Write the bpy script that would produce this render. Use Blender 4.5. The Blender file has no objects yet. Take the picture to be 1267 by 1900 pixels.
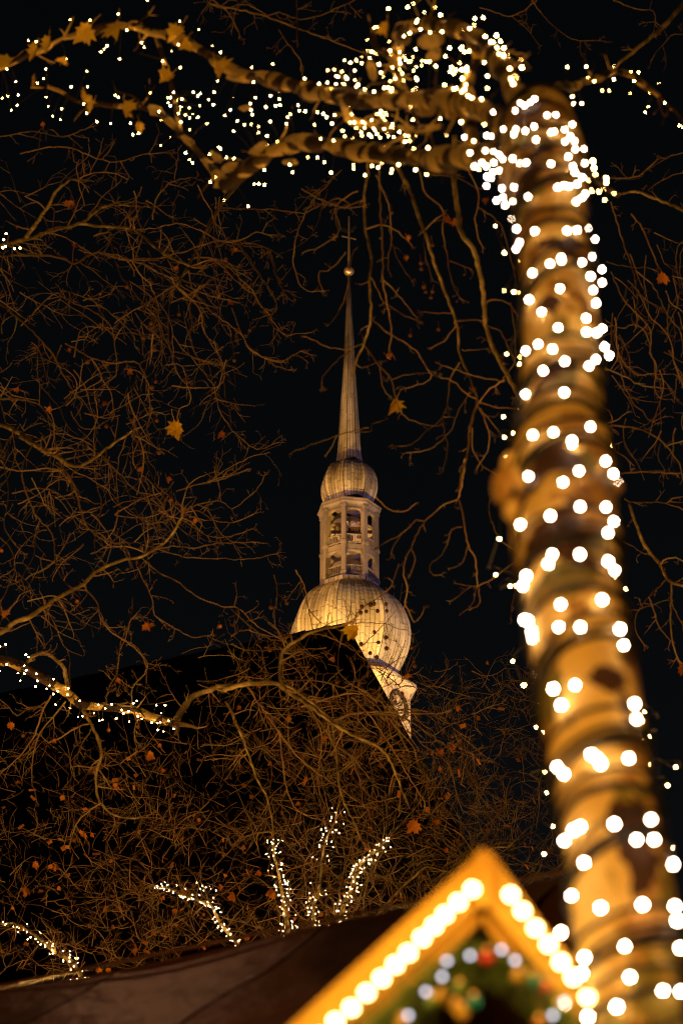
import bpy, math, random
import numpy as np
from mathutils import Vector, Matrix, noise
from mathutils.bvhtree import BVHTree
R = math.radians
random.seed(11)
C = bpy.context.scene.collection
sc = bpy.context.scene

# ------------------------------------------------------------------ camera, world, exposure
PITCH = R(28.0); CAMH = 1.6; FPX = 85/36*1900
cd = bpy.data.cameras.new('camera'); cam = bpy.data.objects.new('camera', cd); C.objects.link(cam)
cam.location = (0, 0, CAMH); cam.rotation_euler = (R(90)+PITCH, 0, 0)
cd.sensor_fit = 'VERTICAL'; cd.sensor_height = 36; cd.sensor_width = 24; cd.lens = 85
cd.clip_start = .1; cd.clip_end = 3000
cd.dof.use_dof = True; cd.dof.focus_distance = 36; cd.dof.aperture_fstop = 3.5
sc.camera = cam
wd = bpy.data.worlds.new('World'); sc.world = wd; wd.use_nodes = True
nt = wd.node_tree; nt.nodes.clear()
sky = nt.nodes.new('ShaderNodeTexSky'); sky.sky_type = 'NISHITA'; sky.sun_disc = False
sky.sun_elevation = R(12); sky.sun_rotation = R(200)
hs = nt.nodes.new('ShaderNodeHueSaturation'); hs.inputs['Saturation'].default_value = .55
bg = nt.nodes.new('ShaderNodeBackground'); bg.inputs[1].default_value = .0009
wo = nt.nodes.new('ShaderNodeOutputWorld')
nt.links.new(sky.outputs[0], hs.inputs['Color']); nt.links.new(hs.outputs[0], bg.inputs[0]); nt.links.new(bg.outputs[0], wo.inputs[0])
def lamp(name, kind, loc, power, col, size=.2, aim=None, spot=60, blend=.5):
    l = bpy.data.lights.new(name, kind); l.energy = power; l.color = col
    o = bpy.data.objects.new(name, l); C.objects.link(o); o.location = loc
    if kind == 'SUN': l.angle = R(.5)
    else: l.shadow_soft_size = size
    if kind == 'SPOT': l.spot_size = R(spot); l.spot_blend = blend
    if aim is not None: o.rotation_euler = (Vector(aim)-Vector(loc)).to_track_quat('-Z', 'Y').to_euler()
    return o
moon = lamp('moonlight', 'SUN', (0, 0, 60), .004, (.8, .88, 1.0)); moon.rotation_euler = (R(60), 0, R(160))
vs = sc.view_settings; vs.view_transform = 'Standard'; vs.look = 'None'; vs.exposure = 0; vs.gamma = 1; vs.use_curve_mapping = False
cy = sc.cycles
cy.max_bounces = 4; cy.diffuse_bounces = 2; cy.glossy_bounces = 2; cy.transmission_bounces = 2
cy.use_denoising = True; cy.denoiser = 'OPENIMAGEDENOISE'; cy.sample_clamp_indirect = 2.0; cy.use_light_tree = True
cy.caustics_reflective = False; cy.caustics_refractive = False; cy.use_adaptive_sampling = False; cy.pixel_filter_type = 'BLACKMAN_HARRIS'; cy.filter_width = .85

# ------------------------------------------------------------------ helpers
FW = Vector((0, math.cos(PITCH), math.sin(PITCH))); UP = Vector((0, -math.sin(PITCH), math.cos(PITCH))); RT = Vector((1, 0, 0))
CAM = Vector((0, 0, CAMH))
def W(x, y, d):
    x, y, d = float(x), float(y), float(d)
    return CAM + (FW + RT*((x-633.5)/FPX) + UP*((950-y)/FPX))*d
def PR(p):
    v = p-CAM; d = v.dot(FW); return (633.5+FPX*v.dot(RT)/d, 950-FPX*v.dot(UP)/d, d)
REG = dict(Q1=(0,0,.3946), Q2=(400,0,.3946), Q3=(820,0,.3528), Q4=(500,400,.2632), R2=(0,300,.4104), R3=(0,800,.4104), R4=(0,1150,.3157),
           R5=(0,1500,.4104), R6=(400,1250,.3946), R7=(600,300,.3157), R8=(880,1400,.3054), E1=(1090,300,.2105), E2=(1090,650,.2105),
           E3=(1090,950,.2105), F4=(430,1050,.3946), F5=(400,320,.2368), F6=(660,850,.2526), Z7=(860,450,.3212), Z8=(860,900,.3212), F=(0,0,1))
def T(reg, s):
    ox, oy, k = REG[reg]; v = [float(a) for a in s.replace(',', ' ').split()]
    return [(ox+v[i]*k, oy+v[i+1]*k) for i in range(0, len(v), 2)]

def mesh_obj(name, verts, faces, mats, parent=None, smooth=False, midx=None):
    me = bpy.data.meshes.new(name); me.from_pydata([tuple(v) for v in verts], [], faces); me.update()
    for m in (mats if isinstance(mats, (list, tuple)) else [mats]): me.materials.append(m)
    if midx is not None: me.polygons.foreach_set('material_index', midx)
    if smooth: me.polygons.foreach_set('use_smooth', [True]*len(me.polygons))
    o = bpy.data.objects.new(name, me); C.objects.link(o)
    if parent is not None: o.parent = parent
    return o
def thing(name, label, cat, group=None, loc=(0,0,0)):
    o = bpy.data.objects.new(name, None); C.objects.link(o); o.location = loc; o.empty_display_size = .2
    o['label'] = label; o['category'] = cat
    if group: o['group'] = group
    return o
def place(o, mesh_parent):        # keep world geometry when the parent empty is off the origin
    o.matrix_parent_inverse = Matrix.Translation(-Vector(mesh_parent.location))

class MB:
    def __init__(s): s.v = []; s.f = []; s.m = []
    def add(s, v, f, m=0):
        n = len(s.v); s.v.extend(v); s.f.extend([tuple(i+n for i in q) for q in f]); s.m.extend([m]*len(f))
    def box(s, c, ax, ay, az, m=0):      # centre and three half-axis vectors
        c, ax, ay, az = map(Vector, (c, ax, ay, az))
        v = [c+sx*ax+sy*ay+sz*az for sz in (-1,1) for sy in (-1,1) for sx in (-1,1)]
        s.add(v, [(0,2,3,1),(4,5,7,6),(0,1,5,4),(2,6,7,3),(0,4,6,2),(1,3,7,5)], m)
    def tube(s, pts, rad, n=5, m=0):
        P = np.array([tuple(p) for p in pts], float); k = len(P)
        if k < 2: return
        rr = np.array(rad, float) if hasattr(rad, '__len__') else np.full(k, rad)
        t = np.gradient(P, axis=0); t /= (np.linalg.norm(t, axis=1)[:, None]+1e-9)
        a = np.array([0.31, .17, .93]) if abs(t[0][2]) < .8 else np.array([1., .1, 0])
        u = np.cross(t[0], a); u /= np.linalg.norm(u)
        ang = np.arange(n)*2*np.pi/n; V = []
        for i in range(k):
            u = u-t[i]*np.dot(u, t[i]); u /= (np.linalg.norm(u)+1e-9); w = np.cross(t[i], u)
            V.append(P[i]+rr[i]*(np.cos(ang)[:, None]*u+np.sin(ang)[:, None]*w))
        V = np.concatenate(V)
        F = [(i*n+j, i*n+(j+1) % n, (i+1)*n+(j+1) % n, (i+1)*n+j) for i in range(k-1) for j in range(n)]
        F.append(tuple(range(n-1, -1, -1))); F.append(tuple((k-1)*n+j for j in range(n)))
        s.add([tuple(x) for x in V], F, m)
    def build(s, name, mat, parent=None, smooth=False):
        return mesh_obj(name, s.v, s.f, mat, parent, smooth, s.m if len(set(s.m)) > 1 else None)

def crom(P, step):
    return [[float(a) for a in q] for q in crom_(P, step)]
def crom_(P, step):
    """Catmull-Rom through numpy points P (k,dim), resampled about every step (in units of the first two columns)."""
    P = np.array(P, float)
    if len(P) < 3: 
        n = max(2, int(np.linalg.norm(P[1][:2]-P[0][:2])/step)+1); return np.array([P[0]+(P[1]-P[0])*t for t in np.linspace(0, 1, n)])
    Q = np.vstack([2*P[0]-P[1], P, 2*P[-1]-P[-2]]); out = []
    for i in range(1, len(Q)-2):
        n = max(1, int(np.linalg.norm(Q[i+1][:2]-Q[i][:2])/step+.5))
        for j in range(n):
            t = j/n
            out.append(.5*((2*Q[i])+(-Q[i-1]+Q[i+1])*t+(2*Q[i-1]-5*Q[i]+4*Q[i+1]-Q[i+2])*t*t+(-Q[i-1]+3*Q[i]-3*Q[i+1]+Q[i+2])*t**3))
    out.append(Q[-2]); return np.array(out)

# ------------------------------------------------------------------ materials
def mat(name, base, rough=.7, spec=.3, metal=0., emit=None, estr=0.):
    m = bpy.data.materials.new(name); m.use_nodes = True; b = m.node_tree.nodes['Principled BSDF']
    b.inputs['Base Color'].default_value = (*base, 1); b.inputs['Roughness'].default_value = rough
    b.inputs['Specular IOR Level'].default_value = spec; b.inputs['Metallic'].default_value = metal
    if emit: b.inputs['Emission Color'].default_value = (*emit, 1); b.inputs['Emission Strength'].default_value = estr
    return m
def varied(name, stops, scale=6., detail=5, rough=.75, bump=.3, bdist=.01, island=0., spec=.3, metal=0., stretch=(1,1,1), vor=0.):
    """noise -> ramp base colour, optional per-island value shift, bump from the same noise"""
    m = mat(name, stops[0][1], rough, spec, metal); t = m.node_tree; N = t.nodes; L = t.links; b = N['Principled BSDF']
    tc = N.new('ShaderNodeTexCoord'); mp = N.new('ShaderNodeMapping'); mp.inputs['Scale'].default_value = stretch
    L.new(tc.outputs['Object'], mp.inputs[0])
    nz = N.new('ShaderNodeTexNoise'); nz.inputs['Scale'].default_value = scale; nz.inputs['Detail'].default_value = detail; nz.inputs['Roughness'].default_value = .6
    L.new(mp.outputs[0], nz.inputs['Vector']); fac = nz.outputs[0]
    if vor:
        ad = N.new('ShaderNodeMixRGB'); ad.inputs[0].default_value = .12; L.new(mp.outputs[0], ad.inputs[1]); L.new(nz.outputs['Color'], ad.inputs[2])
        vo = N.new('ShaderNodeTexVoronoi'); vo.inputs['Scale'].default_value = vor; L.new(ad.outputs[0], vo.inputs['Vector'])
        sp = N.new('ShaderNodeSeparateColor'); L.new(vo.outputs['Color'], sp.inputs[0])
        mx = N.new('ShaderNodeMix'); mx.inputs[0].default_value = .6; L.new(nz.outputs[0], mx.inputs[2]); L.new(sp.outputs[0], mx.inputs[3]); fac = mx.outputs[0]
    cr = N.new('ShaderNodeValToRGB'); e = cr.color_ramp.elements
    e[0].position = stops[0][0]; e[0].color = (*stops[0][1], 1); e[1].position = stops[-1][0]; e[1].color = (*stops[-1][1], 1)
    for p, c in stops[1:-1]:
        q = e.new(p); q.color = (*c, 1)
    L.new(fac, cr.inputs[0]); col = cr.outputs[0]
    if island:
        g = N.new('ShaderNodeNewGeometry'); mr = N.new('ShaderNodeMapRange'); mr.inputs['To Min'].default_value = 1-island; mr.inputs['To Max'].default_value = 1+island
        L.new(g.outputs['Random Per Island'], mr.inputs[0]); h = N.new('ShaderNodeHueSaturation'); L.new(mr.outputs[0], h.inputs['Value']); L.new(col, h.inputs['Color']); col = h.outputs[0]
    L.new(col, b.inputs['Base Color'])
    if bump:
        bp = N.new('ShaderNodeBump'); bp.inputs['Strength'].default_value = bump; bp.inputs['Distance'].default_value = bdist
        L.new(fac, bp.inputs['Height']); L.new(bp.outputs[0], b.inputs['Normal'])
    return m
WARM = (1.0, .47, .12)
M = {}
M['bark'] = varied('plane_bark', [(.3,(.05,.02,.006)),(.34,(.32,.17,.03)),(.44,(.44,.24,.045)),(.465,(.15,.125,.02)),(.54,(.22,.18,.03)),(.57,(.7,.48,.13))], 12, 6, .8, .8, .02, vor=16, stretch=(1,1,.5))
M['limb'] = varied('shaded_flaking_limb_bark', [(.34,(.025,.012,.005)),(.45,(.06,.03,.01)),(.52,(.14,.09,.02)),(.56,(.6,.43,.12))], 7, 6, .8, .6, .01, vor=11, stretch=(.5,1,1))  # flaking bark, base darkened to paint in the shade between bulb-lit patches
M['twig'] = varied('twig_bark', [(.35,(.16,.09,.045)),(.5,(.32,.2,.1)),(.65,(.27,.23,.1))], 5, 3, .75, 0, island=.45)
M['branch'] = varied('branch_bark', [(.35,(.12,.08,.035)),(.5,(.22,.17,.06)),(.66,(.55,.42,.2))], 9, 4, .75, .3, .01)
M['leaf'] = varied('dry_leaf', [(.3,(.38,.11,.015)),(.7,(.62,.27,.03))], 14, 3, .6, .2, .004)
M['leafy'] = varied('yellow_leaf', [(.3,(.7,.45,.03)),(.7,(.85,.62,.06))], 14, 3, .6, .2, .004)
M['fruit'] = varied('seed_ball', [(.3,(.12,.05,.02)),(.7,(.26,.12,.05))], 60, 2, .9, .6, .004)
M['cable'] = mat('black_rubber', (.012,.012,.01), .6)
M['bulb'] = mat('warm_led', (.8,.8,.8), .3, emit=(1,.52,.15), estr=150)
M['bulb_trunk'] = mat('warm_white_led', (.8,.8,.8), .3, emit=(1,.7,.48), estr=100)
M['bulb_far'] = mat('warm_led_far', (.8,.8,.8), .3, emit=(1,.58,.2), estr=62)
M['bulb_hut'] = mat('warm_globe', (.8,.8,.8), .3, emit=(1,.66,.25), estr=17)
M['bulb_cool'] = mat('cool_led', (.8,.8,.8), .3, emit=(.75,.8,1), estr=4)
M['sheet'] = varied('lead_sheet', [(.36,(.1,.075,.035)),(.45,(.3,.23,.12)),(.54,(.42,.34,.2)),(.66,(.56,.47,.3))], .42, 9, .55, .15, .03, island=.24, spec=.4, stretch=(1,1,.35))
M['backing'] = mat('joint_dark', (.03,.022,.015), .8)
M['paint'] = varied('painted_timber', [(.3,(.13,.1,.08)),(.7,(.27,.21,.17))], 1.2, 5, .6, .2, .02, island=.1, stretch=(1,1,.3))
M['stone'] = varied('pale_stone', [(.3,(.42,.32,.2)),(.7,(.62,.5,.34))], 1.1, 6, .85, .4, .04, island=.12)
M['gold'] = mat('gilding', (.75,.5,.2), .35, .5, .7)
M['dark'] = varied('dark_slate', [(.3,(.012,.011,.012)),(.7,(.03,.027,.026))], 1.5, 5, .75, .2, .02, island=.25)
M['bronze'] = mat('bell_bronze', (.05,.045,.03), .5, .5, .6)
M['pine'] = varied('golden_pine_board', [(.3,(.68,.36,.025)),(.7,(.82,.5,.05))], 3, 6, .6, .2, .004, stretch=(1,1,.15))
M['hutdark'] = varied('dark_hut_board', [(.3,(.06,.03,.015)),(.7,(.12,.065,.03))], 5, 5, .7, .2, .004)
M['tarp'] = varied('brown_roof_sheet', [(.3,(.07,.026,.01)),(.7,(.12,.046,.018))], 3.2, 5, .33, .6, .03, stretch=(1,1,1), spec=.35)
M['needle'] = varied('fir_needles', [(.3,(.07,.14,.02)),(.7,(.17,.26,.04))], 30, 3, .6, 0)
M['ground'] = varied('paving', [(.3,(.06,.055,.05)),(.7,(.12,.11,.1))], 3, 6, .8, .3, .01)

# ------------------------------------------------------------------ ground
S = 900
g = mesh_obj('ground', [(-S,-S,0),(S,-S,0),(S,S,0),(-S,S,0)], [(0,1,2,3)], M['ground']); g['kind'] = 'structure'

# ------------------------------------------------------------------ the floodlit church tower
D0 = 140.0; TX = .52
def TH(y): return CAMH + D0*math.tan(PITCH+math.atan((950-y)/FPX))
def TR(r, y): return r*(D0*math.cos(PITCH)+(TH(y)-CAMH)*math.sin(PITCH))/FPX/.985
ANG = [R(-12+45*i) for i in range(8)]         # vertex i, angle from the side facing the camera, + to the right
def OV(i, r, z, a=None):
    a = ANG[i % 8] if a is None else a
    return Vector((TX+r*math.sin(a), D0-r*math.cos(a), z))
tower = thing('church_tower', 'tall floodlit church tower with onion domes, open lantern and thin needle spire', 'church tower', loc=(TX, D0, 0))
def tpart(mb, name, m, parent=None, smooth=False):
    o = mb.build(name, m, parent or tower, smooth)
    if parent is None: place(o, tower)
    return o
def ring_solid(mb, prof, m=0, cap=True):       # prof: list of (r, z) top to bottom
    n = len(mb.v); 
    for r, z in prof: mb.v += [OV(i, r, z) for i in range(8)]
    for k in range(len(prof)-1):
        for i in range(8):
            j = (i+1) % 8; mb.f.append((n+k*8+i, n+k*8+j, n+(k+1)*8+j, n+(k+1)*8+i)); mb.m.append(m)
    if cap:
        mb.f.append(tuple(n+i for i in range(8))); mb.m.append(m)
        mb.f.append(tuple(n+(len(prof)-1)*8+7-i for i in range(8))); mb.m.append(m)
def interp_prof(P, k):
    P = crom([(y, 0, r) for r, y in P], 1e9 if k == 0 else k); return [(p[2], p[0]) for p in P]
def clad(name, prof_px, cols, rowh_px, proud=.05, gap=.045):
    """a dark octagonal core with sheets of metal laid over each of its eight faces in staggered rows"""
    prof = interp_prof(prof_px, 2.0)
    rz = [(TR(r, y), TH(y)) for r, y in prof]
    core = MB(); ring_solid(core, rz); body = tpart(core, name+'_core', M['backing'])
    # arc length
    s = [0.]
    for k in range(1, len(rz)): s.append(s[-1]+math.hypot(rz[k][0]-rz[k-1][0], rz[k][1]-rz[k-1][1]))
    sa = np.array(s); ra = np.array([p[0] for p in rz]); za = np.array([p[1] for p in rz]); Ls = s[-1]
    rowh = rowh_px*.035
    for i in range(8):
        mb = MB()
        for c in range(cols):
            t = -random.random()*rowh
            u0 = c/cols; u1 = (c+1)/cols
            while t < Ls:
                a, b = max(t, 0), min(t+rowh, Ls); t += rowh
                if b-a < .05: continue
                n = max(1, int((b-a)/.35)); vv = []
                lift = proud*(.6+.8*random.random())
                for q in np.linspace(a+gap*.5, b-gap*.5, n+1):
                    r = float(np.interp(q, sa, ra)); z = float(np.interp(q, sa, za))
                    A = OV(i, r, z); B = OV(i+1, r, z); w = (B-A).length
                    nm = (A+B)*.5-Vector((TX, D0, z)); nm.normalize(); g2 = min(gap/w/2, (u1-u0)*.3) if w > 1e-3 else 0
                    vv += [A+(B-A)*(u0+g2)+nm*lift, A+(B-A)*(u1-g2)+nm*lift]
                mb.add(vv, [(2*k, 2*k+1, 2*k+3, 2*k+2) for k in range(n)])
        o = tpart(mb, name+'_sheets', M['sheet']); o['kind'] = 'stuff'
# spire, its skirt, ball and vane
clad('spire', [(2.2,512),(3.3,540),(5.2,580),(8.2,640),(11.5,700),(16.2,765),(20.5,830),(22.5,850),(25,864)], 3, 40, .03, .025)
mb = MB()
for k in range(9):
    pass
def lathe(mb, prof, n=16, m=0):
    a0 = len(mb.v)
    for r, z in prof: mb.v += [Vector((TX+r*math.cos(2*math.pi*i/n), D0+r*math.sin(2*math.pi*i/n), z)) for i in range(n)]
    for k in range(len(prof)-1):
        for i in range(n):
            j = (i+1) % n; mb.f.append((a0+k*n+i, a0+(k+1)*n+i, a0+(k+1)*n+j, a0+k*n+j)); mb.m.append(m)
zb = TH(503); rb = TR(9, 503)
lathe(mb, [(.02+rb*math.sin(math.pi*k/10), zb+rb*math.cos(math.pi*k/10)) for k in range(11)], 18)
tpart(mb, 'spire_ball', M['gold'], smooth=True)
mb = MB(); mb.tube([(TX,D0,TH(512)),(TX,D0,TH(402))], [.11,.05], 8); tpart(mb, 'vane_rod', M['gold'])
mb = MB(); zc = TH(441)
mb.box((TX,D0,zc), (.5,.2,.0), (0,.035,0), (0,0,.035))
tpart(mb, 'vane_cross', M['gold'])
mb = MB()
bird = [(-.75,.05),(-.95,.45),(-.6,.3),(-.2,.16),(.25,.2),(.45,.5),(.62,.55),(.6,.38),(.7,.33),(.55,.22),(.4,-.1),(0,-.2),(-.4,-.12)]
vv = [Vector((TX+x*.8, D0-.04, TH(428)+z*.8)) for x, z in bird]+[Vector((TX+x*.8, D0+.04, TH(428)+z*.8)) for x, z in bird]; n = len(bird)
mb.add(vv, [tuple(range(n)), tuple(range(2*n-1, n-1, -1))]+[(i, n+i, n+(i+1) % n, (i+1) % n) for i in range(n)])
tpart(mb, 'vane_cockerel', M['bronze'])
clad('upper_onion', [(20,862),(34,867),(43,876),(49.5,890),(52,905),(50.5,920),(45,934),(39,944)], 6, 40, .04, .024)
# cornice over the lantern
def rp(l): return [(TR(r, y), TH(y)) for r, y in l]
mb = MB(); ring_solid(mb, rp([(44,942),(54,946),(57.5,951),(57.5,954),(55,957)])); tpart(mb, 'cornice', M['paint'])
mb = MB(); ring_solid(mb, rp([(60,948.6),(60,950.6)])); tpart(mb, 'cornice_drip_edge', M['paint'])
mb = MB()
def ring_wall(mb, ro, ri, y0, y1):
    for i in range(8):
        A, B = OV(i, TR(ro, y0), TH(y0)), OV(i+1, TR(ro, y0), TH(y0)); Ai, Bi = OV(i, TR(ri, y0), TH(y0)), OV(i+1, TR(ri, y0), TH(y0))
        dz = Vector((0, 0, TH(y1)-TH(y0))); v = [A, B, Bi, Ai, A+dz, B+dz, Bi+dz, Ai+dz]
        mb.add(v, [(0,1,2,3),(7,6,5,4),(0,4,5,1),(3,2,6,7)])
ring_wall(mb, 50, 44, 957, 963); tpart(mb, 'frieze', M['paint'])
for (y0, y1, nm) in ((1030,1040,'middle_floor'),(1087,1098,'lower_floor')):
    mb = MB(); r = 50.5 if y0 < 1080 else 51.5
    ring_solid(mb, rp([(r, y0),(r, y1-2),(r-3, y1)])); tpart(mb, nm, M['paint'])
mb = MB()
for i in range(8):                                  # panelled apron under the lantern
    A, B = OV(i, TR(53, 1092), TH(1100)), OV(i+1, TR(53, 1092), TH(1100)); H = TH(1089)-TH(1100)
    nm = ((A+B)*.5-Vector((TX, D0, A.z))).normalized()
    for k in range(4):
        u0, u1 = (k+.06)/4, (k+.94)/4; c = A+(B-A)*((u0+u1)/2)+Vector((0,0,H*.5))
        mb.box(c, (B-A)*((u1-u0)/2), nm*.06, Vector((0,0,H*.46)))
o = tpart(mb, 'apron_panels', M['sheet']); o['kind'] = 'stuff'
mb = MB(); ring_solid(mb, rp([(51,1088),(51,1101)])); tpart(mb, 'apron_core', M['backing'])
# eight posts, arch heads, railings
for i in range(8):
    z0, z1 = TH(1090), TH(957); c = OV(i, TR(48.5,1020), 0); n = (c-Vector((TX,D0,0))).normalized(); t = Vector((-n.y, n.x, 0))
    mb = MB(); mb.box(c+Vector((0,0,(z0+z1)/2)), t*.135, n*.2, (0,0,(z1-z0)/2))
    for zz in (TH(960), TH(1028), TH(1085)): mb.box(c+Vector((0,0,zz)), t*.18, n*.25, (0,0,.1))
    o = tpart(mb, 'post', M['paint'])
    for ytop, ybot in ((963,1030),(1040,1087)):
        A, B = OV(i, TR(48.5,1020), 0), OV(i+1, TR(48.5,1020), 0); mid = (A+B)/2; nn = (mid-Vector((TX,D0,0))).normalized(); e = (B-A)
        # arch head
        mb = MB(); zt = TH(ytop); w = e.length/2-.13; hh = .42; eu = e.normalized(); k = 8
        for q in range(k):
            x0, x1 = -w+2*w*q/k, -w+2*w*(q+1)/k
            f = lambda x: -hh*(1-math.sqrt(max(0, 1-(x/w)**2)))*.75-.06
            v = []
            for dn in (.1, -.1): v += [mid+nn*dn+eu*x0+Vector((0,0,zt)), mid+nn*dn+eu*x1+Vector((0,0,zt)), mid+nn*dn+eu*x1+Vector((0,0,zt+f(x1))), mid+nn*dn+eu*x0+Vector((0,0,zt+f(x0)))]
            mb.add(v, [(0,1,2,3),(7,6,5,4),(3,2,6,7)])
        tpart(mb, 'arch_head', M['paint'])
        mb = MB(); zr = TH(ybot)+.1; hr = .62
        mb.box(mid+Vector((0,0,zr+hr)), eu*w, nn*.035, (0,0,.025))
        ra = tpart(mb, 'railing', M['paint']); mb = MB(); mb.box(mid+Vector((0,0,zr+.06)), eu*w, nn*.04, (0,0,.03)); mb.build('bottom_rail', M['paint'], ra)
        mb = MB()
        for q in range(8): mb.box(mid+eu*(-w+2*w*(q+.5)/8)+Vector((0,0,zr+hr/2)), eu*.02, nn*.02, (0,0,hr/2))
        o = mb.build('balusters', M['paint'], ra); o['kind'] = 'stuff'
# vaulted ceilings, bells
for zt in (TH(962), TH(1041)):
    mb = MB(); ri = TR(44,1000)
    lathe(mb, [(ri*1.0, zt-1.0),(ri*.8, zt-.55),(ri*.5, zt-.25),(.02, zt-.12)], 24); tpart(mb, 'plaster_vault', M['stone'], smooth=True)
    for k in range(5):
        a = 2*math.pi*k/5+.5; bx, by = TX+.62*ri*math.cos(a)*(k > 0), D0+.62*ri*math.sin(a)*(k > 0); s = .52 if k == 0 else .36; zz = zt-1.15
        P = [(.04,0),(.22,-.04),(.3,-.2),(.36,-.55),(.47,-.85),(.62,-1.0),(.58,-1.02),(.4,-.8)]
        mb = MB(); n = 14; vv = []
        for r, z in P: vv += [(bx+r*s*1.3*math.cos(2*math.pi*i/n), by+r*s*1.3*math.sin(2*math.pi*i/n), zz+z*s*1.5) for i in range(n)]
        mb.add(vv, [(a1*n+i, (a1+1)*n+i, (a1+1)*n+(i+1) % n, a1*n+(i+1) % n) for a1 in range(len(P)-1) for i in range(n)])
        mb.box((bx, by, zz+.1), (.03,0,0), (0,.03,0), (0,0,.5)); o = tpart(mb, 'bell', M['bronze'], smooth=False)
    mb = MB(); mb.box((TX,D0,zt-1.0), (ri,0,0), (0,.08,0), (0,0,.09)); mb.box((TX,D0,zt-1.02), (.08,0,0), (0,ri,0), (0,0,.09)); tpart(mb, 'bell_beam', M['backing'])
clad('lower_onion', [(44,1096),(58,1099),(72,1107),(88,1121),(101,1141),(109.5,1162),(113,1183),(112,1203),(107,1222),(98,1242),(86,1262)], 10, 46, .04, .028)
# stone shaft with cornice and clock
mb = MB(); ring_solid(mb, rp([(84,1258),(92,1262),(114,1276),(123,1281),(125,1287),(122,1291),(113,1297)])); tpart(mb, 'shaft_cornice', M['stone'])
RS = 111.5
zt, zb2 = TH(1296), 0.
mb = MB(); ring_solid(mb, [(TR(RS-1.2,1320), zt), (TR(RS-1.2,1320), zb2)]); tpart(mb, 'shaft_core', M['backing'])
for i in (7, 0, 1):
    mb = MB(); A, B = OV(i, TR(RS,1320), 0), OV(i+1, TR(RS,1320), 0); nn = ((A+B)/2-Vector((TX,D0,0))).normalized(); z = zt; row = 0
    while z > zt-16:
        h = .52; k = 5+row % 2; offs = 0 if row % 2 else .5/5
        cuts = sorted(set([0.]+[min(1, max(0, offs+q/5)) for q in range(0, 6)]+[1.]))
        for u0, u1 in zip(cuts[:-1], cuts[1:]):
            if u1-u0 < .02: continue
            w = (B-A).length; c = A+(B-A)*((u0+u1)/2)+Vector((0,0,z-h/2))
            mb.box(c-nn*(.06+random.random()*.02), (B-A)*((u1-u0)/2)*.99, nn*.1, (0,0,h/2-.012))
        z -= h; row += 1
    o = tpart(mb, 'ashlar_course', M['stone']); o['kind'] = 'stuff'
# clock on the face turned to the right (normal at 55.5 deg)
aC = R(-12+45*1.5); nC = Vector((math.sin(aC), -math.cos(aC), 0)); tC = Vector((math.cos(aC), math.sin(aC), 0)); zC = TH(1334)
cc = Vector((TX, D0, zC))+nC*(TR(RS,1320)*math.cos(R(22.5))+.1)
def disc(mb, r0, r1, dn, n=40, m=0):
    v = []
    for k in range(n):
        a = 2*math.pi*k/n; d = tC*math.cos(a)+Vector((0,0,1))*math.sin(a); v += [cc+d*r0+nC*dn, cc+d*r1+nC*dn, cc+d*r0, cc+d*r1]
    F = []
    for k in range(n):
        j = (k+1) % n; F += [(4*k,4*k+1,4*j+1,4*j),(4*k+1,4*k+3,4*j+3,4*j+1),(4*k,4*j,4*j+2,4*k+2)]
    mb.add(v, F, m)
mb = MB(); disc(mb, .7, 1.0, .12); clock = tpart(mb, 'clock', M['backing'])
for k in range(12):
    mb = MB(); a = 2*math.pi*k/12; d = tC*math.cos(a)+Vector((0,0,1))*math.sin(a); q = Vector((0,0,1))*math.cos(a)-tC*math.sin(a)
    mb.box(cc+d*.85+nC*.14, d*.09, q*.035, nC*.02); mb.build('hour_mark', M['gold'], clock)
for a, l in ((R(60), .8), (R(-150), .55)):
    d = tC*math.cos(a)+Vector((0,0,1))*math.sin(a); q = Vector((0,0,1))*math.cos(a)-tC*math.sin(a); mb = MB(); mb.box(cc+d*l*.45+nC*.2, d*l*.5, q*.05, nC*.02); mb.build('clock_hand', M['backing'], clock)

# floodlights of the tower (on the aisle roofs around it) and lamps inside the lantern
lamp('flood_left', 'SPOT', (-62, 104, 44), 125000, (1, .52, .42), .6, (TX, D0, 76), 30)
lamp('flood_left_low', 'SPOT', (-10, 126, 52), 44000, (1, .56, .1), .4, (TX-1, D0, 66), 100)
lamp('flood_mid_low', 'SPOT', (9, 124, 50), 38000, (1, .6, .14), .4, (TX+1, D0, 67), 100)
lamp('flood_right', 'SPOT', (36, 112, 44), 34000, (.55, .4, 1), .6, (TX, D0, 80), 50)
lamp('flood_belfry', 'SPOT', (-5.5, 132.5, 68.5), 1500, (1, .52, .1), .2, (TX-.5, D0, 76), 80)
lamp('lantern_lamp', 'POINT', (TX, D0, TH(1086)), 190, (1, .56, .2), .1)
lamp('lantern_lamp_upper', 'POINT', (TX, D0, TH(1028)), 190, (1, .56, .2), .1)

# ------------------------------------------------------------------ dark gabled church roof in front of the tower
def WH(x, y, D):      # point at horizontal distance D (along +Y) seen at pixel
    e = PITCH+math.atan((950-y)/FPX); h = CAMH+D*math.tan(e)
    d = D*math.cos(PITCH)+(h-CAMH)*math.sin(PITCH); return Vector(((x-633.5)/FPX*d, D, h))
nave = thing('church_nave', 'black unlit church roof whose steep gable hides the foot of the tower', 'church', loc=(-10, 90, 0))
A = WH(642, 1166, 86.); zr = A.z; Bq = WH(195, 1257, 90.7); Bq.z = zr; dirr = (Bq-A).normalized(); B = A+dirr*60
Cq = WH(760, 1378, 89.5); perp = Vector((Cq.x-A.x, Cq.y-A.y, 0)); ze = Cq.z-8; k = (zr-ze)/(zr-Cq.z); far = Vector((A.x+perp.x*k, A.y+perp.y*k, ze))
near = Vector((A.x-perp.x*k-1.0, A.y-perp.y*k-6, ze)); L60 = dirr*60
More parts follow.
